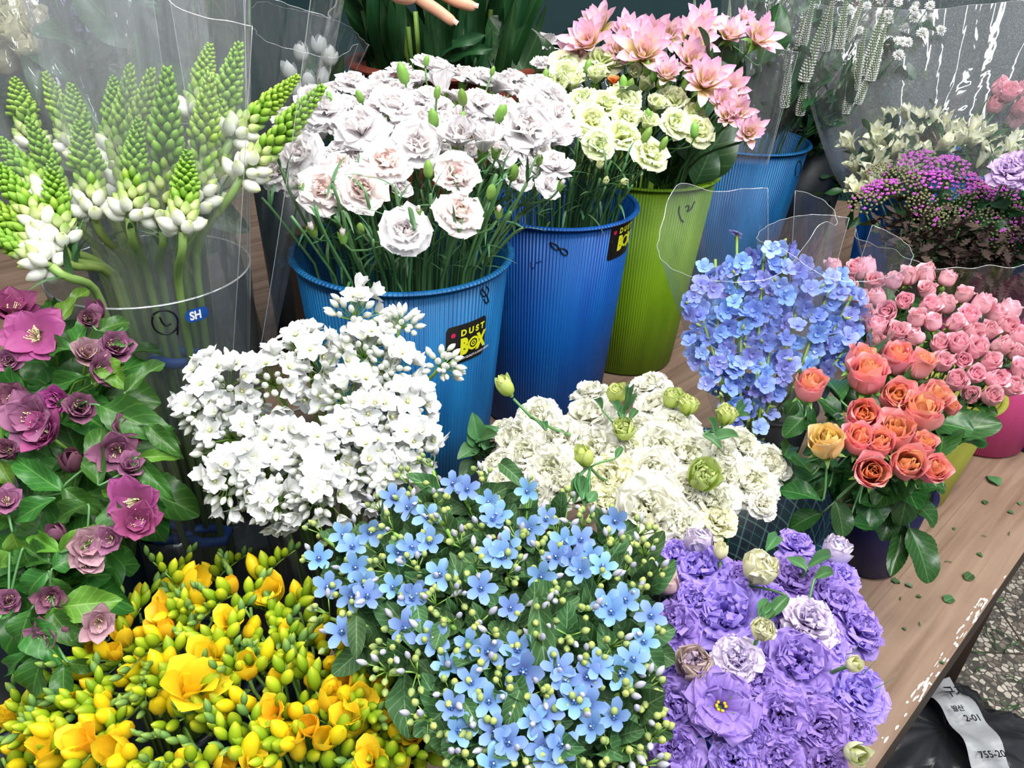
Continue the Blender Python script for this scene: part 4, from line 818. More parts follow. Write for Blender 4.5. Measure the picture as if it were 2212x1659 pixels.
# ---- white spray carnations in the sky-blue bucket
S = Surf(-0.15, 1.03, 0.575, 0.0, 0.42, 1.0)
wc = [(780, 275, 56), (902, 310, 56), (705, 235, 50), (833, 350, 44, 'b'), (985, 382, 52, 'b'), (990, 460, 44, 'b'), (875, 497, 50), (700, 410, 46, 'b'), (782, 408, 46, 'b'), (648, 330, 44), (990, 302, 46, 'c'), (1045, 312, 42, 'c'), (1135, 275, 56), (1192, 300, 40), (850, 228, 42), (760, 178, 30), (803, 205, 36), (862, 195, 34), (893, 222, 36), (955, 190, 36, 'c'), (955, 152, 34), (1003, 165, 32), (1070, 185, 40), (1132, 205, 36), (1158, 240, 40), (1193, 212, 38), (1035, 222, 32), (1046, 245, 28), (1003, 256, 36), (625, 290, 40), (598, 370, 34), (735, 360, 30, 'b'), (776, 340, 32), (690, 290, 32, 'c'), (1197, 358, 40), (1138, 352, 34), (1123, 385, 26), (858, 412, 28, 'c'), (940, 372, 22, 'c'), (915, 255, 34), (745, 235, 34), (820, 300, 34), (1090, 235, 36), (1080, 300, 36), (1160, 330, 34), (660, 250, 36), (720, 200, 28), (1045, 170, 30), (900, 175, 30), (930, 285, 30), (1185, 400, 26)]
ext = fill([(620, 230), (760, 165), (940, 130), (1060, 150), (1190, 190), (1230, 280), (1180, 370), (1040, 330), (860, 350), (640, 400), (585, 350)], 33, wc, 3)
wc += [(x, y, 28) for x, y in ext]
wc = [(t[0], t[1], t[2] * (1.08 if t[2] > 48 else 1.22)) + tuple(t[3:]) for t in wc]
rk = ranks(wc); carn = []
for i, t in enumerate(wc):
    px, py, rp = t[:3]; ty = t[3] if len(t) > 3 else ''
    front = rp >= 50
    P = S.hit(px, py, 0.012 if front else -0.012 + R(-0.008, 0.008)); r_ = rp * m_per_px(P)
    ax = axis_of(S, P, (-0.16, 1.06, 0.2), 0.55, 0.2, 0.42 if front else 0.2, 0.16)
    me = random.choice(B['blush'] if ty == 'b' else B['carnc'] if ty == 'c' else B['carn'])
    d = 'blush-centred white' if ty == 'b' else 'half-open white' if ty == 'c' else 'large white' if rp > 48 else 'white'
    o, P0, path = flower('white_carnation', 'carnation', f'{d} carnation in the sky-blue bucket, {rk[i]}', 'white carnations in the sky-blue bucket', P, ax, r_, me, 0.35, P_b1, 0.0019, 'stem', 'calyx', (0.28, 0.3))
    carn.append((o, P0, path))
    for k in range(2):
        q = path[3 + k * 2 + (i % 2)]; dr = unit(RU() + (0, 0, 0.6)); putleaf('leaf', LF['blade'][k], o, q, q + dr * R(0.03, 0.05), 0.0022)
for px, py, s, tp in [(868, 152, 21, 'g'), (998, 205, 18, 'g'), (935, 250, 20, 'g'), (1085, 240, 20, 'g'), (1110, 368, 20, 'g'), (1062, 410, 18, 'g'), (775, 205, 14, 'g'), (778, 490, 14, 'g'), (922, 128, 11, 'g'), (1065, 150, 9, 'g'), (945, 195, 13, 'g'), (1215, 395, 15, 'w'), (1078, 452, 16, 'w'), (672, 490, 20, 'w'), (740, 503, 19, 'w'), (1072, 320, 20, 'w'), (645, 395, 17, 'w'), (905, 450, 12, 'w'), (1165, 335, 16, 'w'), (925, 360, 18, 'g'), (710, 205, 10, 'g'), (1000, 250, 12, 'g')]:
    P = S.hit(px, py, 0.028); o, P0, path = nearest(carn, P); sc = s * m_per_px(P) * 0.62; ax = unit((R(-.3, .3) + (px - 900) / 900, R(-.5, -0.05), 1.0))
    if tp == 'g': side_bud(o, path, P - ax * sc * 2.4, ax, sc, B['gbud'][0])
    else:
        put('bud_calyx', B['calyx'][0], o, P - ax * sc * 0.5, ax, sc); side_bud(o, path, P - ax * sc * 2.3, ax, 0.0016, B['tb'][0], name='bud_node'); put('bud', B['carnb'][0], o, P - ax * sc * 0.6, ax, sc * 1.05)
# bare side shoots and thin leaves among the carnation stems
def thicket(pot, n, zc, spread, grp, lab, mat='stem', hgt=(0.08, 0.16), leafn=4, wl=0.0022, rr=0.0018, ll=(0.03, 0.06), name='bare_stem', cat='stem', lf='blade'):
    for i in range(n):
        a = R(0, 2 * PI); q = math.sqrt(R(0.05, 1)) * pot.rr * 0.86; M0 = np.array([pot.c[0] + q * math.cos(a), pot.c[1] + q * math.sin(a), pot.zr])
        bt = np.array([*(pot.c + (M0[:2] - pot.c) * 0.5), pot.zb + 0.004]); d = np.array([(M0[0] - pot.c[0]) * spread, (M0[1] - pot.c[1]) * spread, R(*hgt)])
        e = M0 + d; path = np.concatenate([bez(bt, bt + (M0 - bt) * .3, M0 - (M0 - bt) * .3, M0, 3)[:-1], bez(M0, M0 + d * 0.3, e - d * 0.3 + RU(0.006), e, 6)])
        o = root(name, bt, lab, cat, grp); stem(o, path, rr, mat, nu=4)
        for k in range(leafn):
            p = path[2 + random.randrange(6)]; dr = unit(RU(0.6) + (0, 0, 1)); putleaf('leaf', random.choice(LF[lf]), o, p, p + dr * R(*ll), wl)
thicket(P_b1, 70, 0, 0.45, 'thin green stems in the sky-blue bucket', 'thin leafy green carnation stem standing in the sky-blue bucket', rr=0.0022, hgt=(0.06, 0.14), leafn=5)
thicket(P_b2, 45, 0, 0.35, 'thin green stems in the deep blue bucket', 'thin dark green carnation stem standing in the deep blue bucket', 'stem_dk', rr=0.002, hgt=(0.06, 0.13), leafn=4)

# ---- lime spray carnations in the deep blue bucket
S = Surf(0.10, 1.25, 0.545, 0.02, 0.42, 0.9)
lc = [(1223, 160, 36), (1302, 132, 40), (1230, 148, 40), (1207, 180, 24, 'c'), (1237, 187, 26, 'c'), (1287, 169, 26, 'c'), (1368, 160, 20, 'c'), (1390, 187, 25, 'c'), (1178, 192, 26), (1341, 222, 42), (1306, 225, 32), (1220, 256, 42), (1279, 259, 36), (1350, 255, 30), (1370, 262, 22, 'c'), (1397, 268, 26, 'c'), (1344, 292, 40), (1293, 313, 30), (1453, 217, 33), (1513, 205, 27, 'c'), (1457, 266, 31), (1507, 280, 33), (1404, 331, 36), (1296, 358, 15, 'u'), (1347, 392, 15, 'u'), (1308, 392, 13, 'u'), (1172, 92, 36, 'w'), (1175, 142, 28, 'w'), (1324, 179, 16, 'o'), (1256, 215, 30), (1500, 245, 26), (1415, 230, 26, 'c'), (1260, 300, 22, 'c')]
rk = ranks(lc); lim = []
for i, t in enumerate(lc):
    px, py, rp = t[:3]; ty = t[3] if len(t) > 3 else ''
    P = S.hit(px, py, R(-0.006, 0.012)); r_ = rp * 1.18 * m_per_px(P)
    ax = axis_of(S, P, (0.06, 1.3, 0.2), 0.5, 0.2, 0.4, 0.18)
    me = random.choice({'c': B['limecup'], 'u': B['limeb'], 'w': B['carn'], 'o': B['orangec']}.get(ty, B['limec']))
    d = {'c': 'half-open lime', 'u': 'small lime bud of', 'w': 'pure white', 'o': 'small bright orange'}.get(ty, 'pale lime')
    o, P0, path = flower('carnation' if ty in 'wo' and ty else 'lime_carnation', 'carnation', f'{d} carnation in the deep blue bucket, {rk[i]}', 'carnations in the deep blue bucket', P, ax, r_, me, 0.4, P_b2, 0.0018, 'stem_dk', 'calyx', (0.34, 0.3))
    lim.append((o, P0, path))
for px, py, s in [(1270, 145, 12), (1358, 120, 13), (1397, 148, 13), (1412, 163, 12), (1427, 178, 12), (1480, 184, 14), (1347, 181, 14), (1360, 187, 14), (1178, 164, 12), (1397, 292, 14), (1434, 310, 12), (1513, 222, 14), (1500, 282, 14), (1400, 250, 12)]:
    P = S.hit(px, py, 0.022); o, P0, path = nearest(lim, P); sc = s * m_per_px(P) * 0.7; ax = unit((R(-.2, .5), R(-.4, 0), 1.0)); side_bud(o, path, P - ax * sc * 1.8, ax, sc, B['gbud'][0])

# ---- pink dahlias with broad leaves in the lime green bucket
S = Surf(0.27, 1.47, 0.64, 0.0, 0.25, 0.75)
dl = [(1269, 92, 52), (1293, 57, 42), (1356, 72, 42), (1390, 114, 56), (1405, 78, 45), (1495, 88, 50), (1519, 53, 40), (1443, 77, 32), (1492, 132, 46), (1525, 178, 50), (1440, 162, 36), (1576, 195, 42), (1594, 243, 36), (1618, 288, 36), (1570, 252, 28), (1576, 76, 38), (1639, 84, 44), (1609, 46, 26), (1340, 110, 40), (1240, 120, 34), (1560, 225, 34)]
rk = ranks(dl); dah = []
for i, (px, py, rp) in enumerate(dl):
    P = S.hit(px, py, R(-0.01, 0.015)); r_ = rp * 1.12 * m_per_px(P); ax = axis_of(S, P, (0.237, 1.55, 0.3), 0.3, 0.4, 0.6, 0.14)
    o, P0, path = flower('dahlia', 'dahlia', f'pink and cream dahlia above the lime green bucket, {rk[i]}', 'pink dahlias', P, ax, r_, random.choice(B['dahl']), 0.35, P_gr, 0.0028, 'stem_dk', 'sepal', (0.6, 0.3)); dah.append((o, P0, path))
def leaf_of(lst, lf, A, Bp, wd, up=(0, -0.4, 1)):
    A = np.asarray(A); o, P0, path = nearest(lst, A); k = int(np.argmin([np.linalg.norm(p - A) for p in path])); 
    if np.linalg.norm(path[k] - A) > 0.012: stem(o, bez(path[k], path[k] + (A - path[k]) * 0.3 + (0, 0, 0.005), A - (Bp - A) * 0.1, A, 6), 0.0013, 'stem', 'petiole', nu=4)
    return putleaf('leaf', random.choice(LF[lf]), o, A, Bp, wd, up)
for a, b, Y, wd in [((1480, 400), (1590, 250), 1.40, 0.045), ((1440, 400), (1560, 180), 1.42, 0.03), ((1430, 405), (1400, 300), 1.42, 0.03), ((1560, 330), (1540, 20), 1.52, 0.04), ((1150, 190), (1065, 35), 1.5, 0.05), ((1180, 180), (1130, 60), 1.52, 0.035), ((1590, 260), (1530, 120), 1.5, 0.035), ((1640, 140), (1690, 10), 1.6, 0.035), ((1500, 400), (1540, 320), 1.38, 0.03)]:
    leaf_of(dah, 'big', aty(*a, Y), aty(*b, Y), wd, (0.2, -1, 0.5))
thicket(P_gr, 14, 0, 0.3, 'dark stems in the lime green bucket', 'dark stem in the lime green bucket', 'stem_dk', rr=0.003, hgt=(0.1, 0.2), leafn=3, wl=0.018, ll=(0.06, 0.12), lf='big')

# ---- white veronica spikes in the far blue bucket
vl = [(1500, -10, 60), (1530, -20, 60), (1565, 60, 75), (1600, 100, 90), (1640, 90, 100), (1695, 80, 110), (1722, 95, 150), (1758, 80, 160), (1700, 150, 130), (1735, 170, 120), (1762, 152, 110), (1790, 30, 120), (1820, 20, 130), (1848, 10, 110), (1855, 110, 130), (1885, 70, 150), (1895, 90, 130), (1835, 170, 110), (1870, 150, 110), (1660, 30, 90), (1680, 10, 100), (1745, 20, 120), (1610, 10, 80), (1540, 30, 60), (1575, 10, 70)]
rk = ranks(vl)
for i, (px, py, ln) in enumerate(vl):
    Y = R(1.62, 1.72); P = aty(px, py + 30, Y); s = ln * m_per_px(P); ax = unit((-0.02 + (px - 1750) / 1400, R(-.1, .05), 1.1) + RU(0.08)); P0 = P - ax * s * 0.4
    path, base = P_b3.path(P0, ax, lean=0.5); o = root('veronica_stem', base, f'slim white veronica spike above the far blue bucket, {rk[i]}', 'flower', 'white veronica spikes')
    put('flower_spike', B['ver'][i % 2], o, P0, ax, s, sz=s); stem(o, path, 0.0018, 'stem_dk')
    for k in range(4):
        q = path[3 + k]; dr = unit(RU(0.5) + (0, 0, 1)); putleaf('leaf', random.choice(LF['dk']), o, q, q + dr * R(0.07, 0.13), 0.010)

# ---- white button chrysanthemums at the back right
ml = fill([(1780, -20), (1990, -20), (2040, 60), (1940, 130), (1880, 165), (1830, 60)], 26, [], 5, most=26)
ml += [(1905, 70), (1885, 155), (1960, 90), (1940, 88), (1975, 20), (1990, 40), (1900, 110), (1865, 155), (1920, 30), (1930, 105), (1845, 25), (2010, 10)]
rk = ranks(ml)
for i, (px, py) in enumerate(ml):
    Y = R(1.75, 1.95); P = aty(px, py, Y); r_ = R(10, 14) * m_per_px(P); ax = unit((R(-.3, .3), -0.5, 0.9) + RU(0.2))
    o, P0, path = flower('button_chrysanthemum', 'chrysanthemum', f'white button chrysanthemum behind the veronica, {rk[i]}', 'white button chrysanthemums', P, ax, r_, B['pom'][i % 2], 0.3, P_mm, 0.0016, 'stem_dk')
    for k in range(4):
        q = path[3 + k]; dr = unit(RU(0.7) + (0, 0, 0.4)); putleaf('leaf', LF['green'][0], o, q, q + dr * R(0.04, 0.08), 0.018)
thicket(P_mm, 24, 0, 0.7, 'dark leafy stems behind the far blue bucket', 'dark leafy chrysanthemum stem at the back right', 'stem_dk', rr=0.002, hgt=(0.2, 0.5), leafn=9, wl=0.02, ll=(0.05, 0.1), lf='green')

thicket(P_mm, 26, 0, 1.1, 'drooping dark foliage behind the far blue bucket', 'drooping dark leafy branch between the far blue bucket and the yarrow', 'stem_dk', rr=0.002, hgt=(-0.16, 0.06), leafn=13, wl=0.022, ll=(0.05, 0.1), lf='green')

# ---- alstroemeria, wrapped, behind the yarrow
S = Surf(0.86, 1.46, 0.46, 0.0, 0.3, 0.8)
al = fill([(1850, 300), (1920, 240), (2010, 230), (2100, 270), (2212, 290), (2250, 350), (2200, 400), (2110, 330), (2000, 330), (1900, 400), (1840, 400)], 30, [], 8, most=44)
rk = ranks(al)
for i, (px, py) in enumerate(al):
    P = S.hit(px, py, R(-0.01, 0.01)); ax = axis_of(S, P, (0.82, 1.55, 0.1), 0.6, 0.3, 0.1, 0.15); path, base = P_bk.path(P - ax * 0.02, ax, lean=0.5)
    o = root('alstroemeria', base, f'white and green alstroemeria in cellophane behind the yarrow, {rk[i]}', 'alstroemeria', 'white alstroemerias'); stem(o, path, 0.0018, 'stem_dk')
    for k in range(3):
        a2 = unit(ax + RU(0.3)); put('flower', B['alst'][k], o, P - ax * 0.018 + RU(0.006), a2, R(0.018, 0.022))
    for k in range(2): putleaf('leaf', LF['dk'][k], o, path[-2], path[-2] + unit(RU(0.6) + (0, -0.3, 0.6)) * R(0.05, 0.09), 0.011)

# ---- magenta yarrow at the right edge
S = Surf(0.80, 1.26, 0.40, 0.05, 0.55, 0.9)
ya = [(1985, 355, 45, 0), (2045, 365, 45, 0), (1900, 415, 42, 0), (1960, 405, 40, 1), (2010, 395, 45, 0), (1870, 440, 38, 1), (2090, 400, 38, 0), (2120, 420, 38, 0), (2075, 435, 36, 1), (1935, 385, 35, 1), (2160, 420, 36, 0), (2050, 470, 36, 1), (2010, 475, 36, 1), (2120, 475, 36, 1), (2180, 460, 38, 1), (2200, 500, 36, 0), (2160, 520, 30, 1), (1990, 440, 34, 1), (2200, 400, 34, 0), (1900, 370, 30, 1)]
rk = ranks(ya)
for i, (px, py, rp, b) in enumerate(ya):
    P = S.hit(px, py); r_ = rp * m_per_px(P); ax = axis_of(S, P, (0.84, 1.4, 0.0), 0.6, 0.3, 0.05, 0.08); path, base = P_ya.path(P - ax * r_ * 0.7, ax, lean=0.6)
    o = root('yarrow', base, f'{"magenta" if not b else "green-brown budded"} yarrow head at the right edge, {rk[i]}', 'yarrow', 'yarrow heads'); put('flower_cluster', B['yar'][(i % 2) * 2 + b], o, P, ax, r_); stem(o, path, 0.0016, 'stem')
    for k in range(6):
        q = path[3 + k % 5]; dr = unit(RU(0.8) + (0, -0.2, 0.4)); putleaf('leaf', LF['green' if k % 2 else 'frond'][0], o, q, q + dr * R(0.04, 0.07), 0.016)
bf = fill([(1900, 480), (2212, 500), (2240, 640), (2000, 600), (1920, 560)], 24, [], 12, most=50); rk = ranks(bf)
for i, (px, py) in enumerate(bf):
    P = aty(px, py, R(1.2, 1.26)); path, base = P_ya.path(P, (0, -0.2, 1), lean=0.7); o = root('withered_frond', base, f'brown withered frond below the yarrow, {rk[i]}', 'leaf', 'brown fronds under the yarrow'); stem(o, path, 0.0012, 'stem_dk', nu=4)
    for k in range(5): putleaf('leaf', LF['frond'][0], o, P + RU(0.008), P + unit(RU(0.8) + (0, -0.4, 0.4)) * R(0.03, 0.06), 0.007)
S = Surf(0.95, 1.28, 0.45)
for i, (px, py, rp) in enumerate([(2180, 370, 40), (2215, 350, 34), (2205, 385, 34)]):
    P = aty(px, py, 1.24); r_ = rp * m_per_px(P); flower('violet_carnation', 'carnation', 'frilly pale violet bloom at the right edge, ' + ['largest', 'upper', 'lower'][i] + ' of three', 'pale violet blooms', P, (-0.2, -0.5, 0.8), r_, B['lav'][0], 0.4, P_ya, 0.002, 'stem', 'calyx', (0.3, 0.3))
thicket(P_ya, 46, 0, 0.5, 'feathery yarrow stems', 'feathery dark green yarrow stem under the magenta heads', 'stem_dk', rr=0.0014, hgt=(0.02, 0.16), leafn=9, wl=0.012, ll=(0.04, 0.08), lf='green')
# pink roses far right behind the net film
for i, (px, py) in enumerate([(2180, 200), (2205, 235), (2150, 225), (2190, 260), (2215, 190), (2160, 190)]):
    P = aty(px, py, 1.66 + 0.01 * i); flower('pink_rose', 'rose', 'pink rose behind the dotted cellophane, ' + ranks([(2180, 200), (2205, 235), (2150, 225), (2190, 260), (2215, 190), (2160, 190)], 2)[i], 'pink roses behind the dotted cellophane', P, (R(-.2, .2), -0.6, 0.8), 0.02, B['rosep'][i % 4], 0.8, P_bk, 0.002, 'stem_dk')

# ---- ornithogalum spikes in the tall clear vase
def h_ogreen(mb, r, i):                                     # overlapping green buds of a spike, height 1, tapering
    n = 64
    for a in range(n):
        t = a / n; rad = (0.135 * (1 - t) ** 0.55 + 0.012); s = 0.046 * (1 - 0.6 * t); an = a * 2.39996; sp = 0.55 - 0.3 * t
        d = (math.cos(an) * sp, math.sin(an) * sp, 1); c = (rad * math.cos(an) * 0.6, rad * math.sin(an) * 0.6, t * 0.93)
        blob(mb, c, s, d, 6, 6, [(0, 0.25), (0.8, 0.9), (1.8, 1.0), (2.9, 0.6), (3.6, 0.03)])
    tube(mb, [(0, 0, -0.02), (0, 0, 0.95)], 0.05, 6, r1=0.012)
OG = heads('green_buds', M['ornith_g'], 2, h_ogreen)
ol = [(283, 132, 255, 385, .93, 38), (330, 140, 262, 430, .88, 40), (362, 135, 352, 500, .84, 52), (455, 148, 425, 450, .86, 46), (520, 85, 455, 330, .93, 44), (455, 90, 420, 260, .98, 38), (650, 160, 500, 300, .92, 34), (705, 180, 520, 385, .88, 40), (95, 150, 165, 330, 1.0, 34), (170, 255, 205, 470, .84, 50), (30, 165, 75, 330, 1.0, 44), (150, 175, 190, 350, .98, 36), (110, 340, 135, 530, .80, 40), (-10, 290, 110, 440, .84, 38), (-20, 340, 100, 500, .8, 40), (-40, 420, 110, 545, .78, 38), (-50, 480, 110, 575, .76, 38), (245, 160, 245, 350, .96, 36), (405, 320, 395, 500, .80, 44), (60, 250, 150, 470, .88, 40), (300, 250, 280, 470, .82, 40), (480, 200, 470, 430, .9, 40)]
rk = ranks([(a[0], a[1]) for a in ol])
for i, (x0, y0, x1, y1, Y, wp) in enumerate(ol):
    Bp = aty(x1, y1, Y - 0.01); Tp = aty(x0, y0, Y + 0.035); L = np.linalg.norm(Tp - Bp); ax = unit(Tp - Bp); rad = wp * 0.62 * m_per_px(Bp)
    path, base = P_lv.path(Bp, unit(ax + (0, 0, 0.6)), lean=0.45)
    o = root('ornithogalum', base, f'green and white ornithogalum spike in the clear vase, {rk[i]}', 'ornithogalum', 'ornithogalum spikes in the clear vase')
    stem(o, path, 0.0048, 'ornith_st', nu=7); stem(o, [Bp, Bp + ax * L * 0.5], 0.0035, 'ornith_st', 'flower_stalk')
    f0 = 0.46; put('green_buds', OG[i % 2], o, Bp + ax * L * f0, ax, rad * 7.4, sz=L * (1 - f0))
    a1 = unit(np.cross(ax, (0.1, 1, 0.2))); a2 = np.cross(ax, a1); nb = 34
    for k in range(nb):
        t = k / nb; an = k * 2.39996; d = a1 * math.cos(an) + a2 * math.sin(an)
        p = Bp + ax * L * f0 * (t * 1.12 - 0.05) + d * rad * 0.45; s = 0.0066 - 0.002 * t + R(-.0004, .0004)
        white = t < 0.30 + 0.1 * math.sin(i * 3.1); mid = t < 0.58
        put('bud', B['ow' if white else 'om' if mid else 'og'][0], o, p, d * (0.85 - 0.45 * t) + ax * (0.35 + t) + RU(0.1), s * (1.12 if white else 0.92))
    for k in range(2):
        q = path[-3]; putleaf('leaf', LF['blade'][k], o, q, q + unit(RU(0.4) + (0, 0, 1)) * 0.05, 0.004)
for i, (px, py) in enumerate([(380, 780), (350, 1160), (445, 1165)]):
    c = aty(px, py, P_lv.c[1] - 0.05); mb = MB(); tube(mb, [(-0.028, -0.002, 0), (0, -0.008, 0), (0.028, -0.002, 0), (0.028, 0.02, 0), (0, 0.026, 0), (-0.028, 0.02, 0), (-0.028, -0.002, 0)], 0.008, 6)
    bd = setp(obj('rubber_band', mb.mesh('rubber_band', M['band']), None, c), 'blue band tied round the stems inside the clear vase, ' + ['uppermost', 'lower left', 'lower right'][i], 'band')

# ---- white allium umbels in the ribbed vase
um = [(462, 832, 76), (575, 812, 66), (690, 785, 82), (775, 668, 66), (868, 690, 40, 1), (962, 785, 42, 1), (655, 745, 60), (790, 745, 64), (480, 935, 74), (590, 950, 56), (755, 850, 66), (560, 1020, 78), (690, 1000, 70), (880, 880, 66), (892, 960, 66), (805, 1000, 70), (690, 1065, 66), (590, 1095, 50), (480, 1040, 60), (800, 900, 60), (850, 790, 56), (765, 945, 64), (845, 1035, 56), (425, 880, 50)]
S = Surf(-0.22, 0.74, 0.385, 0.0, 0.50, 1.2); rk = ranks([(a[0], a[1]) for a in um])
for i, t in enumerate(um):
    px, py, rp = t[:3]; P = S.hit(px, py, R(-0.01, 0.015)); r_ = rp * m_per_px(P); ax = unit(unit(P - (-0.2, 0.72, 0.22)) * 0.7 + unit(CAM - P) * 0.45 + RU(0.1)); bud = len(t) > 3
    hub = P - ax * r_ * 0.55; path, base = P_av.path(hub, unit(ax + (0, 0, 0.3)), lean=0.5)
    o = root('allium', base, f'{"tight-budded" if bud else "star-flowered"} white allium umbel in ribbed vase, {rk[i]}', 'allium', 'white allium umbels'); stem(o, path, 0.0022, 'stem_lt')
    a1 = unit(np.cross(ax, (0.1, 1, 0.2))); a2 = np.cross(ax, a1); mb = MB(); n = 26 if bud else 36
    for k in range(n):
        q = (k + 0.5) / n; th = math.acos(1 - q * (1.15 if not bud else 0.8)); an = k * 2.39996 + R(-.3, .3); d = ax * math.cos(th) + (a1 * math.cos(an) + a2 * math.sin(an)) * math.sin(th); rr_ = r_ * R(0.72, 1.08)
        isf = (not bud) and (k % 5 in (0, 2)); ln = rr_ * (1.0 if isf else R(0.6, 0.92)); e = hub + d * ln
        tube(mb, bez(hub, hub + d * ln * 0.4, e - (d + ax * 0.3) * ln * 0.2, e, 5) - base, 0.0006, 3)
        dd = unit(d + unit(CAM - P) * 0.35 + RU(0.22))
        if isf: put('flower', random.choice(B['all']), o, e, dd, R(0.0155, 0.0195))
        else: put('bud', B['allb'][0], o, e, dd, R(0.0032, 0.0042))
    obj('flower_stalks', mb.mesh('flower_stalks', M['stem_lt']), o)

# ---- lisianthus: white dome over the tartan tin
def lis(lst, S, src, pot, where, grp, kinds, stemr=0.0022):
    rk = ranks([(a[0], a[1]) for a in lst]); out = []
    for i, t in enumerate(lst):
        px, py, rp, ty = t[:4]; me, hc, d, name, dz, cal = kinds[ty]; P = S.hit(px, py, dz + (t[4] if len(t) > 4 else 0)); r_ = rp * m_per_px(P)
        ax = axis_of(S, P, src, 0.5, 0.35, 0.35, 0.12) if hc < 0.8 else axis_of(S, P, src, 0.7, 0.5, 0.05, 0.12)
        o, P0, path = flower(name, 'lisianthus', f'{d} {where}, {rk[i]}', grp, P, ax, r_, random.choice(me), hc, pot, stemr, 'stem', 'lcal', (1.0 if hc > 0.8 else 0.6, 0.3)); out.append((o, P0, path))
    return out
KW = {'w': (B['lisw'], 0.45, 'frilly white lisianthus', 'white_lisianthus', 0, 'lcal'), 'c': (B['liscr'], 0.45, 'creamy lime lisianthus', 'white_lisianthus', 0, 'lcal'), 'g': (B['lisgr'], 0.9, 'green globular lisianthus', 'green_lisianthus', 0.035, 'lcal'), 'b': (B['lisgb'], 1.1, 'green lisianthus bud', 'green_lisianthus', 0.045, 'lcal')}
wl = [(1088, 929, 36), (1163, 906, 52), (1273, 903, 62), (1277, 854, 46), (1404, 841, 48), (1423, 890, 64), (1117, 952, 58), (1212, 955, 64), (1078, 1014, 52), (1140, 988, 58), (1195, 1020, 64), (1212, 1053, 56), (1319, 1035, 62, 'c'), (1449, 929, 62), (1430, 970, 68), (1488, 988, 64), (1407, 1022, 64), (1400, 1108, 94), (1553, 1037, 64), (1618, 1046, 62), (1596, 965, 50), (1657, 1007, 56), (1537, 1085, 58), (1550, 1125, 44, 'c'), (1316, 1082, 46, 'c'), (1645, 1089, 36), (1384, 1180, 52), (1340, 990, 50), (1290, 970, 56), (1545, 985, 56), (1090, 1055, 50), (1160, 1070, 46), (1480, 1060, 58), (1358, 978, 44, 'c'), (1380, 930, 46), (1470, 1130, 50),
      (1332, 848, 27, 'g'), (1452, 858, 27, 'g'), (1487, 872, 27, 'g'), (1348, 926, 30, 'g'), (1518, 1030, 40, 'g'), (1260, 985, 27, 'b', 0.02), (1570, 893, 28, 'g', 0.02), (1091, 832, 24, 'b', 0.06)]
wl = [t if len(t) > 3 else t + ('w',) for t in wl]
S = Surf(0.17, 0.70, 0.275, 0.02, 0.10, 1.1)
WL = lis(wl, S, (0.2, 0.75, 0.1), P_tt, 'in the white dome', 'white lisianthus over the tartan tin', KW)
def lf2(lst, lf, S, a, b, wd, dz=0.02, dz2=None, up=(0, -0.3, 1)):
    A = S.hit(*a, dz); d = depth(A); Bq = S.hit(*b, dz if dz2 is None else dz2); return leaf_of(lst, lf, A, Bq, wd * d / FPX, up)
for a, b, wd in [((1350, 890), (1362, 820), 9), ((1345, 895), (1380, 845), 9), ((1335, 890), (1320, 860), 10), ((1300, 885), (1282, 855), 9), ((1360, 905), (1378, 880), 10), ((1340, 898), (1335, 870), 11), ((1250, 1030), (1240, 1085), 14), ((1255, 1030), (1265, 1090), 13), ((1258, 1080), (1250, 1015), 16), ((1272, 1085), (1288, 1060), 14), ((1545, 945), (1530, 890), 8), ((1540, 950), (1600, 935), 16), ((1590, 900), (1625, 895), 9), ((1585, 910), (1612, 860), 11), ((1180, 930), (1170, 905), 8), ((1520, 940), (1560, 965), 12), ((1330, 990), (1345, 962), 8)]:
    lf2(WL, 'lis', S, a, b, wd, 0.045)
for k in range(12):                                           # leafy eucalyptus-like sprig by the blue bucket foot
    a = (1040 + R(-15, 25), 985 + R(-40, 20)); Pq = aty(*a, 0.80); leaf_of([WL[0]], 'lis', Pq, Pq + unit(RU(0.6) + (-0.2, -0.4, 0.5)) * 0.035, 0.012)
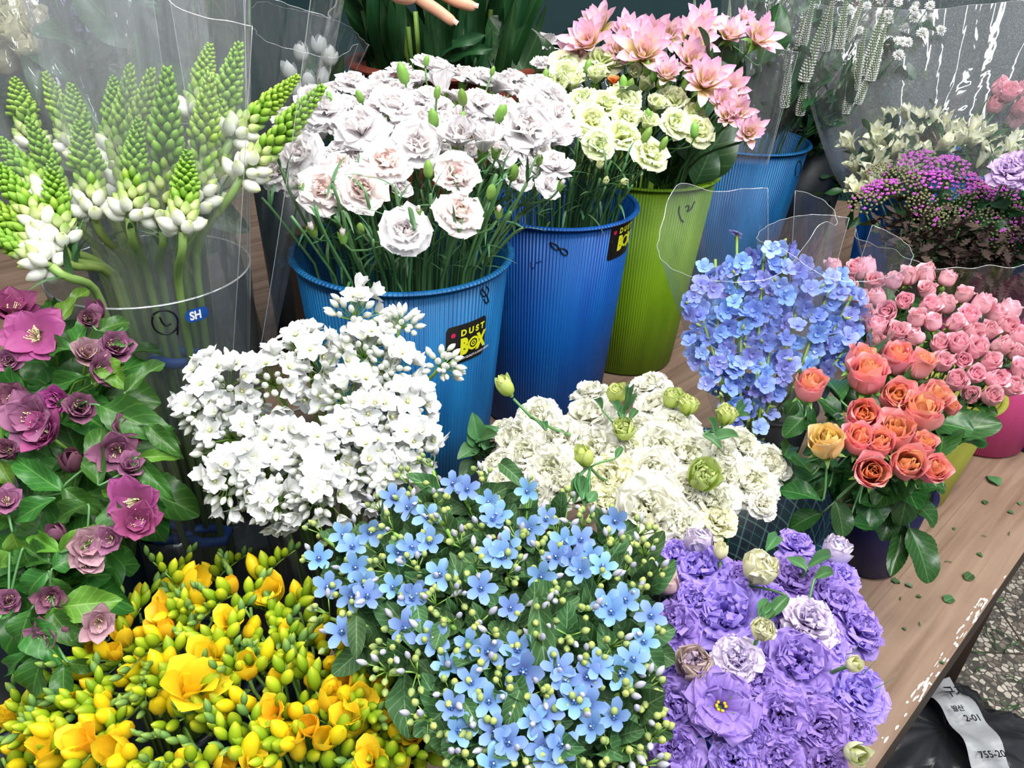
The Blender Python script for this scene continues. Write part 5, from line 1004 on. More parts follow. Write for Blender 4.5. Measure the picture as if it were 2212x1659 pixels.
# ---- purple lisianthus
KP = {'p': (B['lisp'], 0.45, 'frilly purple lisianthus', 'purple_lisianthus', 0, ''), 'l': (B['lispl'], 0.45, 'pale lilac lisianthus', 'lilac_lisianthus', 0.012, ''), 'o': (B['lispo'], 0.3, 'open purple lisianthus with yellow eye', 'purple_lisianthus', 0.012, ''),
      'q': (B['lisplc'], 0.9, 'half-open lilac lisianthus', 'lilac_lisianthus', 0.02, ''), 'e': (B['lisbe'], 0.85, 'pinkish beige lisianthus', 'beige_lisianthus', 0.02, ''), 'y': (B['liscb'], 0.9, 'cream-green globular lisianthus', 'green_lisianthus', 0.045, ''), 'b': (B['liscbud'], 1.1, 'cream-green lisianthus bud', 'green_lisianthus', 0.03, '')}
pl = [(1509, 1167, 38, 'q'), (1458, 1202, 44, 'p'), (1442, 1254, 36, 'e'), (1517, 1230, 64, 'p'), (1557, 1187, 20, 'b'), (1643, 1225, 46, 'y'), (1569, 1329, 92, 'p'), (1454, 1356, 64, 'p'), (1718, 1250, 60, 'p'), (1718, 1183, 48, 'p'), (1809, 1187, 38, 'q'), (1813, 1246, 42, 'p'), (1805, 1305, 66, 'p'), (1748, 1344, 62, 'l'), (1850, 1360, 64, 'p'), (1498, 1435, 46, 'e'), (1592, 1423, 52, 'l'), (1647, 1360, 30, 'y'), (1722, 1432, 84, 'p'), (1557, 1526, 68, 'o'), (1683, 1545, 68, 'p'), (1845, 1435, 22, 'b', 0.02), (1848, 1498, 70, 'p'), (1774, 1573, 68, 'p'), (1462, 1526, 64, 'p'), (1458, 1620, 62, 'p'), (1584, 1640, 58, 'p'), (1679, 1640, 58, 'p'), (1852, 1628, 32, 'b'), (1781, 1650, 52, 'p'), (1620, 1290, 56, 'p'), (1660, 1300, 50, 'p'), (1500, 1300, 50, 'p'), (1770, 1250, 50, 'p'), (1780, 1400, 56, 'p'), (1640, 1470, 50, 'p'), (1600, 1250, 44, 'p'), (1840, 1570, 50, 'p'), (1430, 1430, 44, 'p'), (1620, 1590, 50, 'p')]
S = Surf(0.23, 0.50, 0.255, 0.0, 0.12, 1.5)
PL = lis(pl, S, (0.24, 0.52, 0.05), P_lp, 'in the purple dome', 'purple lisianthus', KP)
for a, b, wd in [((1700, 1290), (1645, 1345), 14), ((1745, 1225), (1805, 1190), 14), ((1740, 1230), (1700, 1200), 15), ((1760, 1250), (1805, 1228), 14), ((1640, 1330), (1660, 1290), 15), ((1655, 1190), (1685, 1148), 16), ((1650, 1340), (1665, 1300), 13)]:
    lf2(PL, 'lis', S, a, b, wd, 0.03)
for (a, b) in [((1845, 1410), (1858, 1385)), ((1870, 1450), (1893, 1425)), ((1895, 1485), (1935, 1463))]:
    o, P0, pth = nearest(PL, S.hit(*a, 0.02)); stem(o, [pth[-2], S.hit(*a, 0.02), S.hit(*b, 0.03)], 0.0006, 'stem_dk', 'sepal', r1=0.0002)

# ---- pink spray roses over the dull yellow bucket
pp = [(1785, 570), (1850, 555), (1900, 590), (1960, 575), (2040, 585), (2090, 640), (2130, 665), (2190, 650), (2215, 740), (2215, 820), (2190, 860), (2100, 870), (2040, 830), (2010, 790), (1900, 770), (1850, 700), (1790, 620)]
pr = [(2000, 595), (1960, 600), (2045, 605), (1930, 610), (2080, 640), (2150, 680), (2180, 672), (2040, 660), (2060, 700), (1980, 690), (1935, 720), (1945, 760), (2105, 812), (2150, 820), (2180, 835), (2095, 855), (2030, 745), (2080, 780), (2200, 730), (2205, 800), (1850, 585), (1800, 580), (1870, 580)]
pr += fill(pp, 34, pr, 21, most=90); S = Surf(0.60, 0.99, 0.335, 0.03, 0.32, 1.3); rk = ranks(pr); PR = []
for i, (px, py) in enumerate(pr):
    P = S.hit(px, py, R(-0.006, 0.008)); r_ = R(20, 26) * m_per_px(P); ax = axis_of(S, P, (0.62, 1.02, 0.1), 0.6, 0.3, 0.25, 0.2)
    o, P0, path = flower('pink_rose', 'rose', f'small pink rose over the yellow bucket, {rk[i]}', 'pink spray roses', P, ax, r_ * 0.98, random.choice(B['rosep']), 0.75, P_ye, 0.0015, 'stem', 'sepal', (0.8, 0.3)); PR.append((o, P0, path))
for k in range(40):
    o, P0, path = random.choice(PR); q = path[-2]; putleaf('leaf', random.choice(LF['rose']), o, q, q + unit(RU(0.7) + (0.1, -0.3, 0)) * R(0.03, 0.05), 0.013, (0, -0.3, 1))
# ---- coral garden roses and glossy leaves over the navy pot
cr = [(1749, 834, 38), (1857, 782, 36), (1873, 813, 46), (1935, 777, 38), (1982, 792, 36), (1935, 860, 42), (2010, 860, 40), (1992, 896, 48), (2054, 883, 18), (1860, 896, 40), (1935, 937, 46), (1855, 953, 38), (1899, 961, 34), (1990, 963, 30), (1785, 958, 42, 'y'), (1883, 1020, 44), (1958, 1005, 42), (2013, 1015, 36)]
S = Surf(0.40, 0.70, 0.325, 0.0, 0.32, 1.0); rk = ranks([(a[0], a[1]) for a in cr]); CR = []
for i, t in enumerate(cr):
    P = S.hit(t[0], t[1], R(0, 0.008)); r_ = t[2] * m_per_px(P); ax = axis_of(S, P, (0.42, 0.80, 0.1), 0.5, 0.3, 0.45, 0.22); y = len(t) > 3
    o, P0, path = flower('garden_rose', 'rose', f'{"pale yellow" if y else "coral and orange"} garden rose above the glossy leaves, {rk[i]}', 'coral garden roses', P, ax, r_ * 0.98, B['rosey'][0] if y else random.choice(B['rosec']), 0.8, P_nv, 0.0026, 'stem_dk', 'sepal', (0.95, 0.3)); CR.append((o, P0, path))
Z = lambda p: (1360 + p[0] / 1.93, 440 + p[1] / 1.93)
for n_, (a, b, wd, dz) in enumerate([((800, 1240), (600, 1170), 34, -.05), ((860, 1240), (900, 1390), 34, -.06), ((960, 1250), (1090, 1230), 26, -.06), ((920, 1330), (1050, 1345), 26, -.08), ((1140, 1210), (1300, 1330), 42, -.09), ((1165, 1350), (1270, 1575), 46, -.12), ((1140, 1340), (1095, 1545), 26, -.13), ((800, 1290), (660, 1345), 30, -.08), ((760, 1130), (690, 1040), 30, -.03), ((730, 890), (640, 970), 28, -.03), ((760, 980), (770, 880), 24, -.03), ((880, 820), (815, 700), 36, -.01), ((1110, 765), (1290, 705), 26, .0), ((990, 640), (1040, 550), 30, .0), ((1290, 1060), (1325, 880), 40, -.02), ((1230, 800), (1330, 760), 22, 0), ((1200, 1190), (1300, 1170), 22, -.05), ((700, 1090), (625, 1020), 26, -.05), ((830, 1180), (760, 1210), 22, -.05), ((870, 900), (830, 870), 22, -.03), ((860, 1100), (790, 1080), 28, -.05), ((1010, 1220), (1000, 1300), 26, -.09), ((1100, 1280), (1060, 1400), 28, -.12), ((900, 860), (870, 960), 26, -.04), ((1340, 855), (1480, 895), 20, -.03), ((1350, 860), (1430, 800), 14, -.03), ((700, 820), (650, 880), 22, -.04), ((840, 760), (780, 800), 26, -.03), ((640, 1060), (680, 980), 24, -.06), ((1050, 1180), (1120, 1250), 26, -.09)]):
    lf2(CR, 'rose', S, Z(a), Z(b), wd * 0.85, dz, dz - 0.015)
for k in range(60):
    o, P0, path = random.choice(CR); q = path[random.choice((-2, -3, -4))]; putleaf('leaf', random.choice(LF['rose']), o, q, q + unit(RU(0.7) + (-0.1, -0.2, 0)) * R(0.05, 0.08), R(0.02, 0.027), (0, -0.3, 1))

# ---- delphiniums in two clear sleeves
dA = [(1520, 575), (1590, 555), (1700, 530), (1762, 575), (1735, 720), (1690, 860), (1640, 965), (1560, 900), (1490, 760), (1480, 640)]; dB = [(1780, 610), (1810, 585), (1865, 650), (1862, 760), (1790, 800), (1745, 790)]
S = Surf(0.37, 0.95, 0.30, 0, 1.6, 1.0); DS = []
for k, (tx, ty_, bx, by) in enumerate([(1545, 560, 1560, 900), (1600, 555, 1600, 900), (1650, 545, 1625, 930), (1700, 530, 1640, 900), (1750, 570, 1660, 880), (1500, 640, 1570, 850), (1592, 500, 1590, 700), (1800, 600, 1720, 820), (1840, 640, 1740, 830), (1850, 720, 1750, 860)]):
    T, Bq = S.hit(tx, ty_, 0), S.hit(bx, by, -0.01); path, base = P_de.path(Bq, unit(T - Bq), lean=0.5); path = np.concatenate([path, bez(Bq, Bq + (T - Bq) * .3, T - (T - Bq) * .3, T, 5)[1:]])
    o = root('delphinium', base, 'blue delphinium spike in the clear sleeve, ' + (['rear', 'middle', 'front'][k - 7] + ' of the right-hand three' if k > 6 else ranks([(j, 0) for j in range(7)], 1)[k] + ' of seven'), 'delphinium', 'blue delphiniums'); stem(o, path, 0.0022, 'stem_lt'); DS.append((o, T, path))
fl = [(1592, 500)] + [(x, y) for x, y in fill(dA, 19, [], 31, most=190)] + [(x, y) for x, y in fill(dB, 19, [], 32, most=60)]
for i, (px, py) in enumerate(fl):
    P = S.hit(px, py, R(-0.03, 0.024)); best = min(DS, key=lambda t: min(np.linalg.norm(q - P) for q in t[2][6:])); q = min(best[2][6:], key=lambda q: np.linalg.norm(q - P))
    if py > 850 and i % 2: put('bud', B['delb'][0], best[0], P, RU() + (0, 0, 1), 0.0028)
    else: put('flower', random.choice(B['del']), best[0], P, unit(P - q) * 0.5 + unit(CAM - P) * 0.8 + RU(0.4), R(0.0125, 0.0165))
    if i % 3 == 0: put('bud', B['delb'][0], best[0], P + RU(0.008), RU() + (0, 0, 1), 0.0024)

# ---- blue tweedia
tf = [(490, 570), (275, 645), (135, 745), (335, 790), (465, 745), (580, 775), (960, 560), (1040, 540), (1020, 590), (1415, 505), (1325, 520), (1465, 590), (1415, 660), (1525, 640), (910, 750), (1060, 850), (850, 1040), (945, 1070), (1095, 1060), (740, 1140), (1125, 1170, 1.35), (860, 1225), (950, 1320), (760, 1350), (800, 1470), (980, 1475), (1050, 1530), (1445, 1200), (1380, 1320), (1455, 1340), (1470, 1450), (1585, 1400), (1220, 1560), (1310, 1540), (1280, 1610), (770, 220), (840, 250), (950, 315), (1145, 260), (1155, 450), (1240, 400), (1590, 410), (540, 340), (465, 290), (350, 465), (215, 480), (90, 600), (205, 970), (525, 950), (1215, 690), (1540, 830), (1640, 810), (1770, 890), (1735, 1020), (1620, 1180), (255, 790), (320, 730), (650, 515), (700, 680), (640, 390), (1290, 590), (1370, 600), (560, 545), (260, 540), (1300, 1150), (1340, 1220), (1180, 1420), (1230, 1380), (670, 1000), (990, 380), (970, 400), (1500, 1140), (970, 1640), (1570, 870), (1680, 1110), (560, 800)]
tf = [(650 + a[0] / 2.34, 950 + a[1] / 2.34, (a[2] if len(a) > 2 else 1.0) * R(0.92, 1.1)) for a in tf]
S = Surf(0.03, 0.46, 0.335, 0.0, 0.18, 1.3)
left = list(tf); groups = []
while left:
    a = left.pop(0); g = [a] + [b for b in left if math.hypot(b[0] - a[0], b[1] - a[1]) < 62][:4]; left = [b for b in left if b not in g]; groups.append(g)
tpoly = [(680, 1150), (760, 1110), (860, 1060), (900, 1000), (1010, 975), (1160, 1010), (1230, 1090), (1380, 1130), (1420, 1250), (1400, 1400), (1430, 1560), (1430, 1659), (960, 1659), (900, 1480), (760, 1400), (690, 1300)]
cen = [(sum(q[0] for q in g) / len(g), sum(q[1] for q in g) / len(g)) for g in groups]
ext = fill(tpoly, 46, cen, 41, most=60); groups += [[] for _ in ext]; cen += ext; rk = ranks(cen)
for i, (g, c) in enumerate(zip(groups, cen)):
    P = S.hit(c[0], c[1] + 12, -0.004); ax = axis_of(S, P, (0.03, 0.48, 0.12), 0.7, 0.3, 0.1, 0.1); path, base = P_tw.path(P, ax, lean=0.5)
    o = root('tweedia', base, f'{"blue-flowered" if g else "green-budded"} tweedia sprig, {rk[i]}', 'tweedia', 'blue tweedia sprigs'); stem(o, path, 0.0018, 'stem_lt')
    for (px, py, s) in g:
        F_ = S.hit(px, py, 0.012); d = unit(unit(F_ - P) * 0.25 + unit(CAM - F_) * 0.9 + (0, 0, 0.25) + RU(0.22)); put('flower', random.choice(B['tweed']), o, F_ - d * 0.002, d, 0.0134 * s)
        stem(o, bez(path[-2], P, F_ - d * 0.012, F_ - d * 0.001, 5), 0.0007, 'stem_lt', 'flower_stalk', nu=4)
    hub = P if g else P + np.array((0, 0, 0.004))
    for k in range(7 if not g else 3):
        d = unit(ax + RU(0.55)); e = hub + d * R(0.010, 0.017); stem(o, [hub, e], 0.0006, 'stem_lt', 'bud_stalk', nu=3); 
        if k % 3 == 2: put('bud', B['tbl'][0], o, e, d, R(0.0022, 0.0028))
        else: put('bud', B['tb'][0], o, e, d, R(0.0026, 0.0032))
    for k in range(8):
        q = path[-2 - (k % 3)]; d = unit(RU(0.6) + unit(CAM - P) * 0.35 + (0, 0, 0.1)); putleaf('leaf', random.choice(LF['tw']), o, q, q + d * R(0.03, 0.05), R(0.009, 0.014), unit(CAM - q) + RU(0.3))
for a, b, wd in [((1160, 1290), (1185, 1500), 28), ((1130, 1470), (1095, 1570), 26), ((1310, 1440), (1400, 1500), 20), ((900, 1300), (910, 1365), 20), ((1000, 1510), (1040, 1580), 20), ((960, 1340), (940, 1400), 20), ((1080, 1000), (1130, 1040), 18), ((720, 1170), (700, 1140), 16), ((770, 1330), (770, 1410), 20), ((1200, 1300), (1150, 1250), 20)]:
    q = S.hit(*a, 0.012); Bq = S.hit(*b, 0.012); 
    near = min([x for x in C.objects if x.name.startswith('tweedia') and x.parent is None], key=lambda x: np.linalg.norm(proj(np.array(x.children[0].bound_box[4]) + np.array(x.location))[0:1] - np.array([a[0]])))
    putleaf('leaf', random.choice(LF['tw']), near, q, Bq, wd * depth(q) / FPX, unit(CAM - q) + (0, 0, 0.3))

# ---- yellow freesias
fo = [(411, 1267, 50, 'g'), (589, 1284, 48), (355, 1325, 42), (361, 1362, 28, 'g'), (264, 1374, 32, 'g'), (490, 1345, 34), (421, 1485, 66), (452, 1425, 44), (535, 1444, 40, 'g'), (167, 1518, 32, 'g'), (80, 1578, 32, 'g'), (94, 1628, 48), (187, 1608, 46), (254, 1625, 52, 'g'), (20, 1550, 35), (150, 1590, 30, 'g'), (595, 1538, 45), (669, 1571, 38, 'g'), (742, 1478, 40, 'g'), (768, 1515, 50), (760, 1562, 52), (835, 1545, 46, 'g'), (700, 1600, 42, 'g'), (640, 1592, 32, 'g'), (800, 1640, 42), (480, 1645, 40, 'g'), (890, 1590, 32), (250, 1410, 28, 'g'), (200, 1400, 28, 'g'), (825, 1485, 32, 'g'), (500, 1265, 24, 'g'), (270, 1340, 26, 'g'), (550, 1655, 34), (710, 1510, 40, 'g')]
SA = Surf(-0.19, 0.40, 0.245, 0.0, 0.10, 1.6)
fpoly = [(160, 1420), (240, 1320), (370, 1240), (520, 1230), (640, 1280), (690, 1360), (740, 1400), (860, 1420), (910, 1480), (930, 1590), (920, 1659), (430, 1659), (420, 1560), (300, 1520), (180, 1500)]
fp2 = [(-20, 1540), (120, 1490), (220, 1510), (300, 1600), (300, 1659), (-20, 1659)]
ex = fill(fpoly, 44, fo, 51, most=110) + fill(fp2, 42, fo, 52, most=30)
al_ = [(t[0], t[1]) for t in fo] + ex; rk = ranks(al_)
for i, (px, py) in enumerate(al_):
    t = fo[i] if i < len(fo) else None; pot = P_f3 if px < 330 and py > 1490 else P_f2 if px + (py - 1400) * 0.2 < 480 else P_f1
    P = SA.hit(px, py, 0.014 if t else R(-0.012, 0.002)); ax = axis_of(SA, P, (P[0], P[1] + 0.02, 0), 0.4, 0.3, 0.35, 0.2)
    hub = P - ax * 0.012; sd = unit(np.cross(ax, RU())); sd = unit(sd + (0, 0, 0.25)); path, base = pot.path(hub - (0, 0, 0.006), unit(ax + (0, 0, 0.5)), lean=0.5)
    d = ('open yellow' if len(t) < 4 else 'goblet-shaped yellow') if t else 'green-budded'
    o = root('freesia', base, f'{d} freesia stem, {rk[i]} of the freesias', 'freesia', 'yellow freesias'); stem(o, path, 0.0016, 'stem_lt')
    nb = 7; ridge = bez(hub, hub + sd * 0.015 + ax * 0.006, hub + sd * 0.035 + ax * 0.006, hub + sd * 0.052 + ax * R(-0.004, 0.012), nb + 1)
    stem(o, ridge, 0.0012, 'stem_lt', 'flower_stalk', r1=0.0006)
    if t: put('flower', B['freesg'][0] if len(t) > 3 else random.choice(B['frees']), o, P - ax * t[2] * m_per_px(P) * 0.9, ax, t[2] * m_per_px(P) * (1.05 if len(t) > 3 else 1.05))
    side = np.cross(sd, ax)
    for k in range(1 if t else 0, nb + 1):
        s = 0.0064 * (1 - 0.075 * k) * R(0.9, 1.1); dd = unit(ax * (1.1 - 0.07 * k) + side * (0.35 if k % 2 else -0.35) + sd * (0.1 + 0.13 * k) + RU(0.1))
        m_ = B['fby'] if k < R(-0.6, 2.4) else B['fb'] if k < 6 else B['fbt']; put('bud', m_[0], o, ridge[k] + dd * 0.001, dd, s * (1.15 if m_ is B['fby'] else 1.0))
for j, (a, b) in enumerate([((470, 1320), (420, 1270)), ((500, 1250), (480, 1200)), ((430, 1620), (300, 1590)), ((660, 1400), (690, 1350)), ((330, 1440), (310, 1480)), ((910, 1590), (960, 1610)), ((560, 1420), (530, 1400)), ((880, 1440), (920, 1400))]):
    A, Bq = SA.hit(*a, 0.0), SA.hit(*b, 0.02); path, base = (P_f2 if a[0] < 480 else P_f1).path(A, (0, 0, 1), lean=0.5); o = root('freesia', base, 'young green freesia shoot curving out of the freesias, ' + ranks([(470, 1320), (500, 1250), (430, 1620), (660, 1400), (330, 1440), (910, 1590), (560, 1420), (880, 1440)], 3)[j], 'freesia', 'young freesia shoots')
    stem(o, path, 0.0014, 'stem_lt'); rg = bez(A, A + (Bq - A) * .3 + (0, 0, .01), Bq - (Bq - A) * .3 + (0, 0, .006), Bq, 8); stem(o, rg, 0.0011, 'stem_lt', 'flower_stalk', r1=0.0006)
    for k in range(8): put('bud', B['fbt'][0], o, rg[k], unit((Bq - A)) * 0.7 + np.array((0, 0, 0.6)) + RU(0.25), 0.0036 - 0.0002 * k)

# ---- purple hellebores at the left
ZH = lambda p: (p[0] / 2.591, 560 + p[1] / 2.591); ZF = lambda p: (p[0] / 2.989, 1150 + p[1] / 2.989)
S = Surf(-0.42, 0.62, 0.34, 0.05, 0.62, 0.6)
hb = [((77, 728), 62, 'hel', 3), ((25, 670), 55, 'hel', 1), ((189, 765), 44, 'help', 2), ((247, 752), 48, 'held', 2), ((215, 800), 40, 'held', 1), ((125, 865), 44, 'hel', 2), ((174, 882), 46, 'held', 2), ((70, 905), 66, 'held', 1), ((100, 940), 56, 'hel', 1), ((15, 973), 34, 'held', 2), ((251, 975), 52, 'held', 1), ((293, 1085), 58, 'hel', 3), ((300, 1130), 50, 'hel', 1), ((190, 1180), 52, 'help', 1), ((187, 1212), 48, 'help', 2), ((214, 1345), 42, 'help', 1), ((15, 1085), 40, 'held', 1), ((20, 1300), 36, 'held', 2), ((100, 1380), 44, 'held', 1), ((270, 930), 46, 'held', 1), ((30, 860), 44, 'held', 1), ((110, 1290), 38, 'held', 1), ((20, 780), 36, 'held', 2), ((190, 690), 30, 'held', 2), ((285, 1010), 40, 'held', 2), ((240, 1165), 36, 'held', 1)]
rk = ranks([a[0] for a in hb]); HB = []
for i, ((px, py), rp, kd, v) in enumerate(hb):
    P = S.hit(px, py, R(0.02, 0.035)); r_ = rp * 1.15 * m_per_px(P); ax = axis_of(S, P, (-0.45, 0.70, 0.15), 0.4, 0.2, 0.7, 0.35)
    o, P0, path = flower('hellebore', 'hellebore', f'{dict(hel="magenta-purple", held="dusky purple", help="pale mauve")[kd]} hellebore flower, {rk[i]}', 'purple hellebores', P, ax, r_, B[kd][v], 0.3, P_he, 0.002, 'stem_lt'); HB.append((o, P0, path))
for px, py, rp in [(154, 992, 34), (120, 1150, 26), (270, 1092, 22), (15, 975, 24), (205, 668, 26), (204, 815, 12), (30, 790, 14), (145, 1355, 20)]:
    P = S.hit(px, py, 0.02); o, P0, path = nearest(HB, P); r_ = rp * m_per_px(P); ax = unit((R(-.2, .3), -0.3, 0.9)); put('bud', B['helb'][0], o, P - ax * r_, ax, r_ * 0.95); stem(o, bez(path[-3], path[-3] + (0, 0, .01), P - ax * r_ * 2, P - ax * r_ * 0.95, 6), 0.0013, 'stem_lt', 'bud_stem')
hl = [(ZH, (330, 350), (480, 145), 26, 'bract'), (ZH, (415, 480), (530, 280), 30, 'hel'), (ZH, (400, 510), (240, 480), 30, 'hel'), (ZH, (500, 660), (200, 730), 26, 'hel'), (ZH, (700, 745), (920, 555), 26, 'hel'), (ZH, (560, 820), (950, 990), 56, 'hel'), (ZH, (580, 560), (700, 720), 34, 'bract'), (ZH, (520, 700), (690, 560), 34, 'bract'), (ZH, (545, 1260), (550, 915), 40, 'hel'), (ZH, (350, 1300), (60, 1105), 40, 'hel'), (ZH, (355, 1280), (550, 1430), 34, 'hel'), (ZH, (490, 1370), (265, 1460), 32, 'hel'), (ZH, (310, 1340), (40, 1470), 32, 'hel'), (ZH, (640, 1340), (580, 1270), 20, 'bract'), (ZH, (640, 1340), (720, 1230), 20, 'bract'), (ZH, (630, 1340), (645, 1610), 38, 'hel'), (ZH, (760, 1100), (940, 1340), 30, 'hel'), (ZH, (770, 1110), (1020, 1098), 20, 'bract'), (ZH, (330, 1640), (650, 1475), 34, 'bract'), (ZH, (330, 1640), (150, 1530), 30, 'bract'), (ZH, (20, 860), (-10, 1020), 26, 'bract'), (ZH, (0, 640), (45, 460), 26, 'hel'), (ZH, (550, 400), (725, 335), 30, 'hel'), (ZH, (240, 290), (320, 230), 22, 'hel'), (ZH, (300, 420), (130, 300), 26, 'hel'), (ZH, (830, 930), (990, 1090), 28, 'hel'), (ZH, (480, 800), (290, 900), 30, 'hel'), (ZH, (60, 1050), (170, 1000), 22, 'hel'), (ZH, (0, 1130), (70, 1280), 28, 'bract'), (ZH, (640, 480), (765, 460), 22, 'hel'),
      (ZF, (320, 200), (100, 60), 40, 'hel'), (ZF, (320, 300), (440, 500), 46, 'hel'), (ZF, (310, 250), (120, 420), 44, 'hel'), (ZF, (400, 480), (760, 440), 52, 'bract'), (ZF, (330, 500), (490, 740), 38, 'hel'), (ZF, (200, 500), (90, 760), 40, 'hel'), (ZF, (180, 560), (400, 860), 44, 'hel'), (ZF, (300, 760), (150, 1120), 44, 'hel'), (ZF, (440, 840), (640, 880), 24, 'hel'), (ZF, (420, 850), (390, 1090), 36, 'hel'), (ZF, (180, 780), (-10, 930), 24, 'hel'), (ZF, (350, 480), (420, 560), 24, 'bract'), (ZF, (60, 130), (-20, 220), 30, 'bract'), (ZF, (340, 230), (520, 140), 34, 'hel'), (ZF, (0, 560), (80, 460), 30, 'hel'), (ZF, (470, 700), (600, 600), 30, 'hel'), (ZF, (80, 0), (130, 160), 30, 'bract'), (ZF, (150, 100), (200, 260), 34, 'hel')]
for k, (zz, a, b, wd, lf) in enumerate(hl):
    lf2(HB, lf, S, zz(a), zz(b), wd * 0.78, 0.022 + 0.006 * (k % 3), 0.02 + R(-0.012, 0.012), (0, -0.7, 0.8))
for k in range(90):
    o, P0, path = random.choice(HB); q = P0 + RU(0.02) - (0, 0, 0.02); putleaf('leaf', random.choice(LF['hel']), o, path[-3], path[-3] + unit(RU(0.7) + (0.0, -0.2, 0.1)) * R(0.06, 0.1), R(0.02, 0.03), (0, -0.5, 1))

# ---- tall leafy stems in the reddish brown pot, cut stems among them
for i in range(44):
    a = R(0, 2 * PI); q = math.sqrt(R(0.02, 1)) * 0.125; x, y = P_te.c[0] + q * math.cos(a), P_te.c[1] + q * math.sin(a); e = np.array([x + (x - P_te.c[0]) * R(0.7, 1.5), y + (y - P_te.c[1]) * 0.5 + 0.02, R(0.95, 1.15)])
    if i % 6 == 0: e = np.array([x * 1.02, y, R(0.62, 0.66)])
    bt = np.array([P_te.c[0] + (x - P_te.c[0]) * .7, P_te.c[1] + (y - P_te.c[1]) * .7, P_te.zb + 0.005])
    o = root('leafy_stem', bt, ('cut pale green stem stub' if i % 6 == 0 else 'tall dark green leafy stem') + ' in the reddish brown pot behind the carnations', 'stem', 'leafy stems in the reddish brown pot' if i % 6 else 'cut stem stubs in the reddish brown pot'); path = bez(bt, bt + (e - bt) * .3, e - (e - bt) * .3, e, 7); stem(o, path, 0.0045, 'stem_lt' if i % 3 == 0 else 'stem', nu=6)
    if i % 6:
        for k in range(5):
            p = path[1 + k]; d = unit((e - bt) * 1.6 + RU(0.25) + (R(-.2, .2), -0.15, 0)); putleaf('leaf', random.choice(LF['dk']), o, p, p + d * R(0.18, 0.3), R(0.012, 0.02), (R(-.3, .3), -1, 0.3))
for k, (a, b) in enumerate([((930, 120), (1045, 70)), ((960, 125), (1060, 100)), ((880, 160), (800, 180))]):
    o = C.objects['leafy_stem.001']; putleaf('leaf', LF['dk'][k % 2], o, aty(*a, 1.44), aty(*b, 1.42), 0.014, (0, -1, 1))

# ---- person reaching in from behind: hand and forearm come down from above
def bodymesh(name, chains, mat):
    """chains: lists of (point, radius); grown as one skinned body and smoothed."""
    V = []; E = []; Rr = []; idx = {}
    def vi(p, r):
        key = tuple(round(float(c), 5) for c in p)
        if key not in idx: idx[key] = len(V); V.append(key); Rr.append(r)
        return idx[key]
    for ch in chains:
        pr = None
        for p, r in ch:
            i = vi(p, r)
            if pr is not None: E.append((pr, i))
            pr = i
    me = bpy.data.meshes.new(name); me.from_pydata(V, E, []); o = bpy.data.objects.new(name, me); C.objects.link(o)
    m = o.modifiers.new('skin', 'SKIN'); m.use_smooth_shade = True; sd = o.modifiers.new('sub', 'SUBSURF'); sd.levels = 2; sd.render_levels = 2
    for i, r in enumerate(Rr): me.skin_vertices[0].data[i].radius = (r, r)
    me.skin_vertices[0].data[0].use_root = True
    dg = bpy.context.evaluated_depsgraph_get(); dg.update(); m2 = bpy.data.meshes.new_from_object(o.evaluated_get(dg)); bpy.data.objects.remove(o)
    m2.materials.clear(); m2.materials.append(mat); m2.polygons.foreach_set('use_smooth', [True] * len(m2.polygons)); return m2
SKIN, nt_, out_ = newmat('skin'); 
_t = N(nt_, 'ShaderNodeTexCoord'); _n = N(nt_, 'ShaderNodeTexNoise'); _n.inputs['Scale'].default_value = 60; _n.inputs['Detail'].default_value = 5; nt_.links.new(_t.outputs['Object'], _n.inputs['Vector'])
_p = N(nt_, 'ShaderNodeBsdfPrincipled'); nt_.links.new(mixc(nt_, _n.outputs[0], 'b98468', 'd6a486'), _p.inputs['Base Color']); _p.inputs['Roughness'].default_value = 0.5; _p.inputs['Subsurface Weight'].default_value = 0.1; _p.inputs['Subsurface Radius'].default_value = (0.01, 0.004, 0.002)
_b = N(nt_, 'ShaderNodeBump'); _b.inputs['Strength'].default_value = 0.3; _b.inputs['Distance'].default_value = 0.001; nt_.links.new(_n.outputs[0], _b.inputs['Height']); nt_.links.new(_b.outputs[0], _p.inputs['Normal']); nt_.links.new(_p.outputs[0], out_.inputs[0])
YH = 1.30
def hp(x, y, dy=0.0): return aty(x, y, YH + dy)
wrist = hp(790, -110, 0.0); palm = hp(855, -60)
# fingers: knuckle, joints, tip
f1 = [(hp(885, -25), 0.0115), (hp(912, 2), 0.0102), (hp(945, 22), 0.0098), (hp(985, 52), 0.0082)]
f2 = [(hp(905, -48, 0.012), 0.0115), (hp(955, -14, 0.02), 0.0102), (hp(990, 5, 0.024), 0.0096), (hp(1030, 16, 0.026), 0.0082)]
f3 = [(hp(915, -72, 0.02), 0.011), (hp(975, -60, 0.035), 0.0098), (hp(1010, -48, 0.04), 0.009), (hp(1045, -38, 0.042), 0.0078)]
f4 = [(hp(912, -95, 0.028), 0.0098), (hp(965, -95, 0.045), 0.0088), (hp(995, -88, 0.05), 0.0082), (hp(1020, -80, 0.052), 0.007)]
th = [(hp(835, -35, -0.02), 0.0135), (hp(858, -8, -0.035), 0.0118), (hp(880, -4, -0.045), 0.0105), (hp(900, -8, -0.05), 0.009)]
pc = (palm, 0.021); per = root('person', wrist, 'bare hand of a person reaching into the dark leafy stems at the top', 'person')
cb_ = rel(per, (0, 0, 0))
sh = lambda ch: [(np.asarray(p) + cb_, r) for p, r in ch]
elbow = wrist + np.array((-0.16, 0.02, 0.17))
chains = [[(palm, 0.023), (wrist, 0.021), ((wrist + elbow) / 2, 0.030), (elbow, 0.036)]] + [[(palm, 0.023), f[0], f[1], f[2], f[3]] for f in (f1, f2, f3, f4)] + [[(palm, 0.023)] + th]
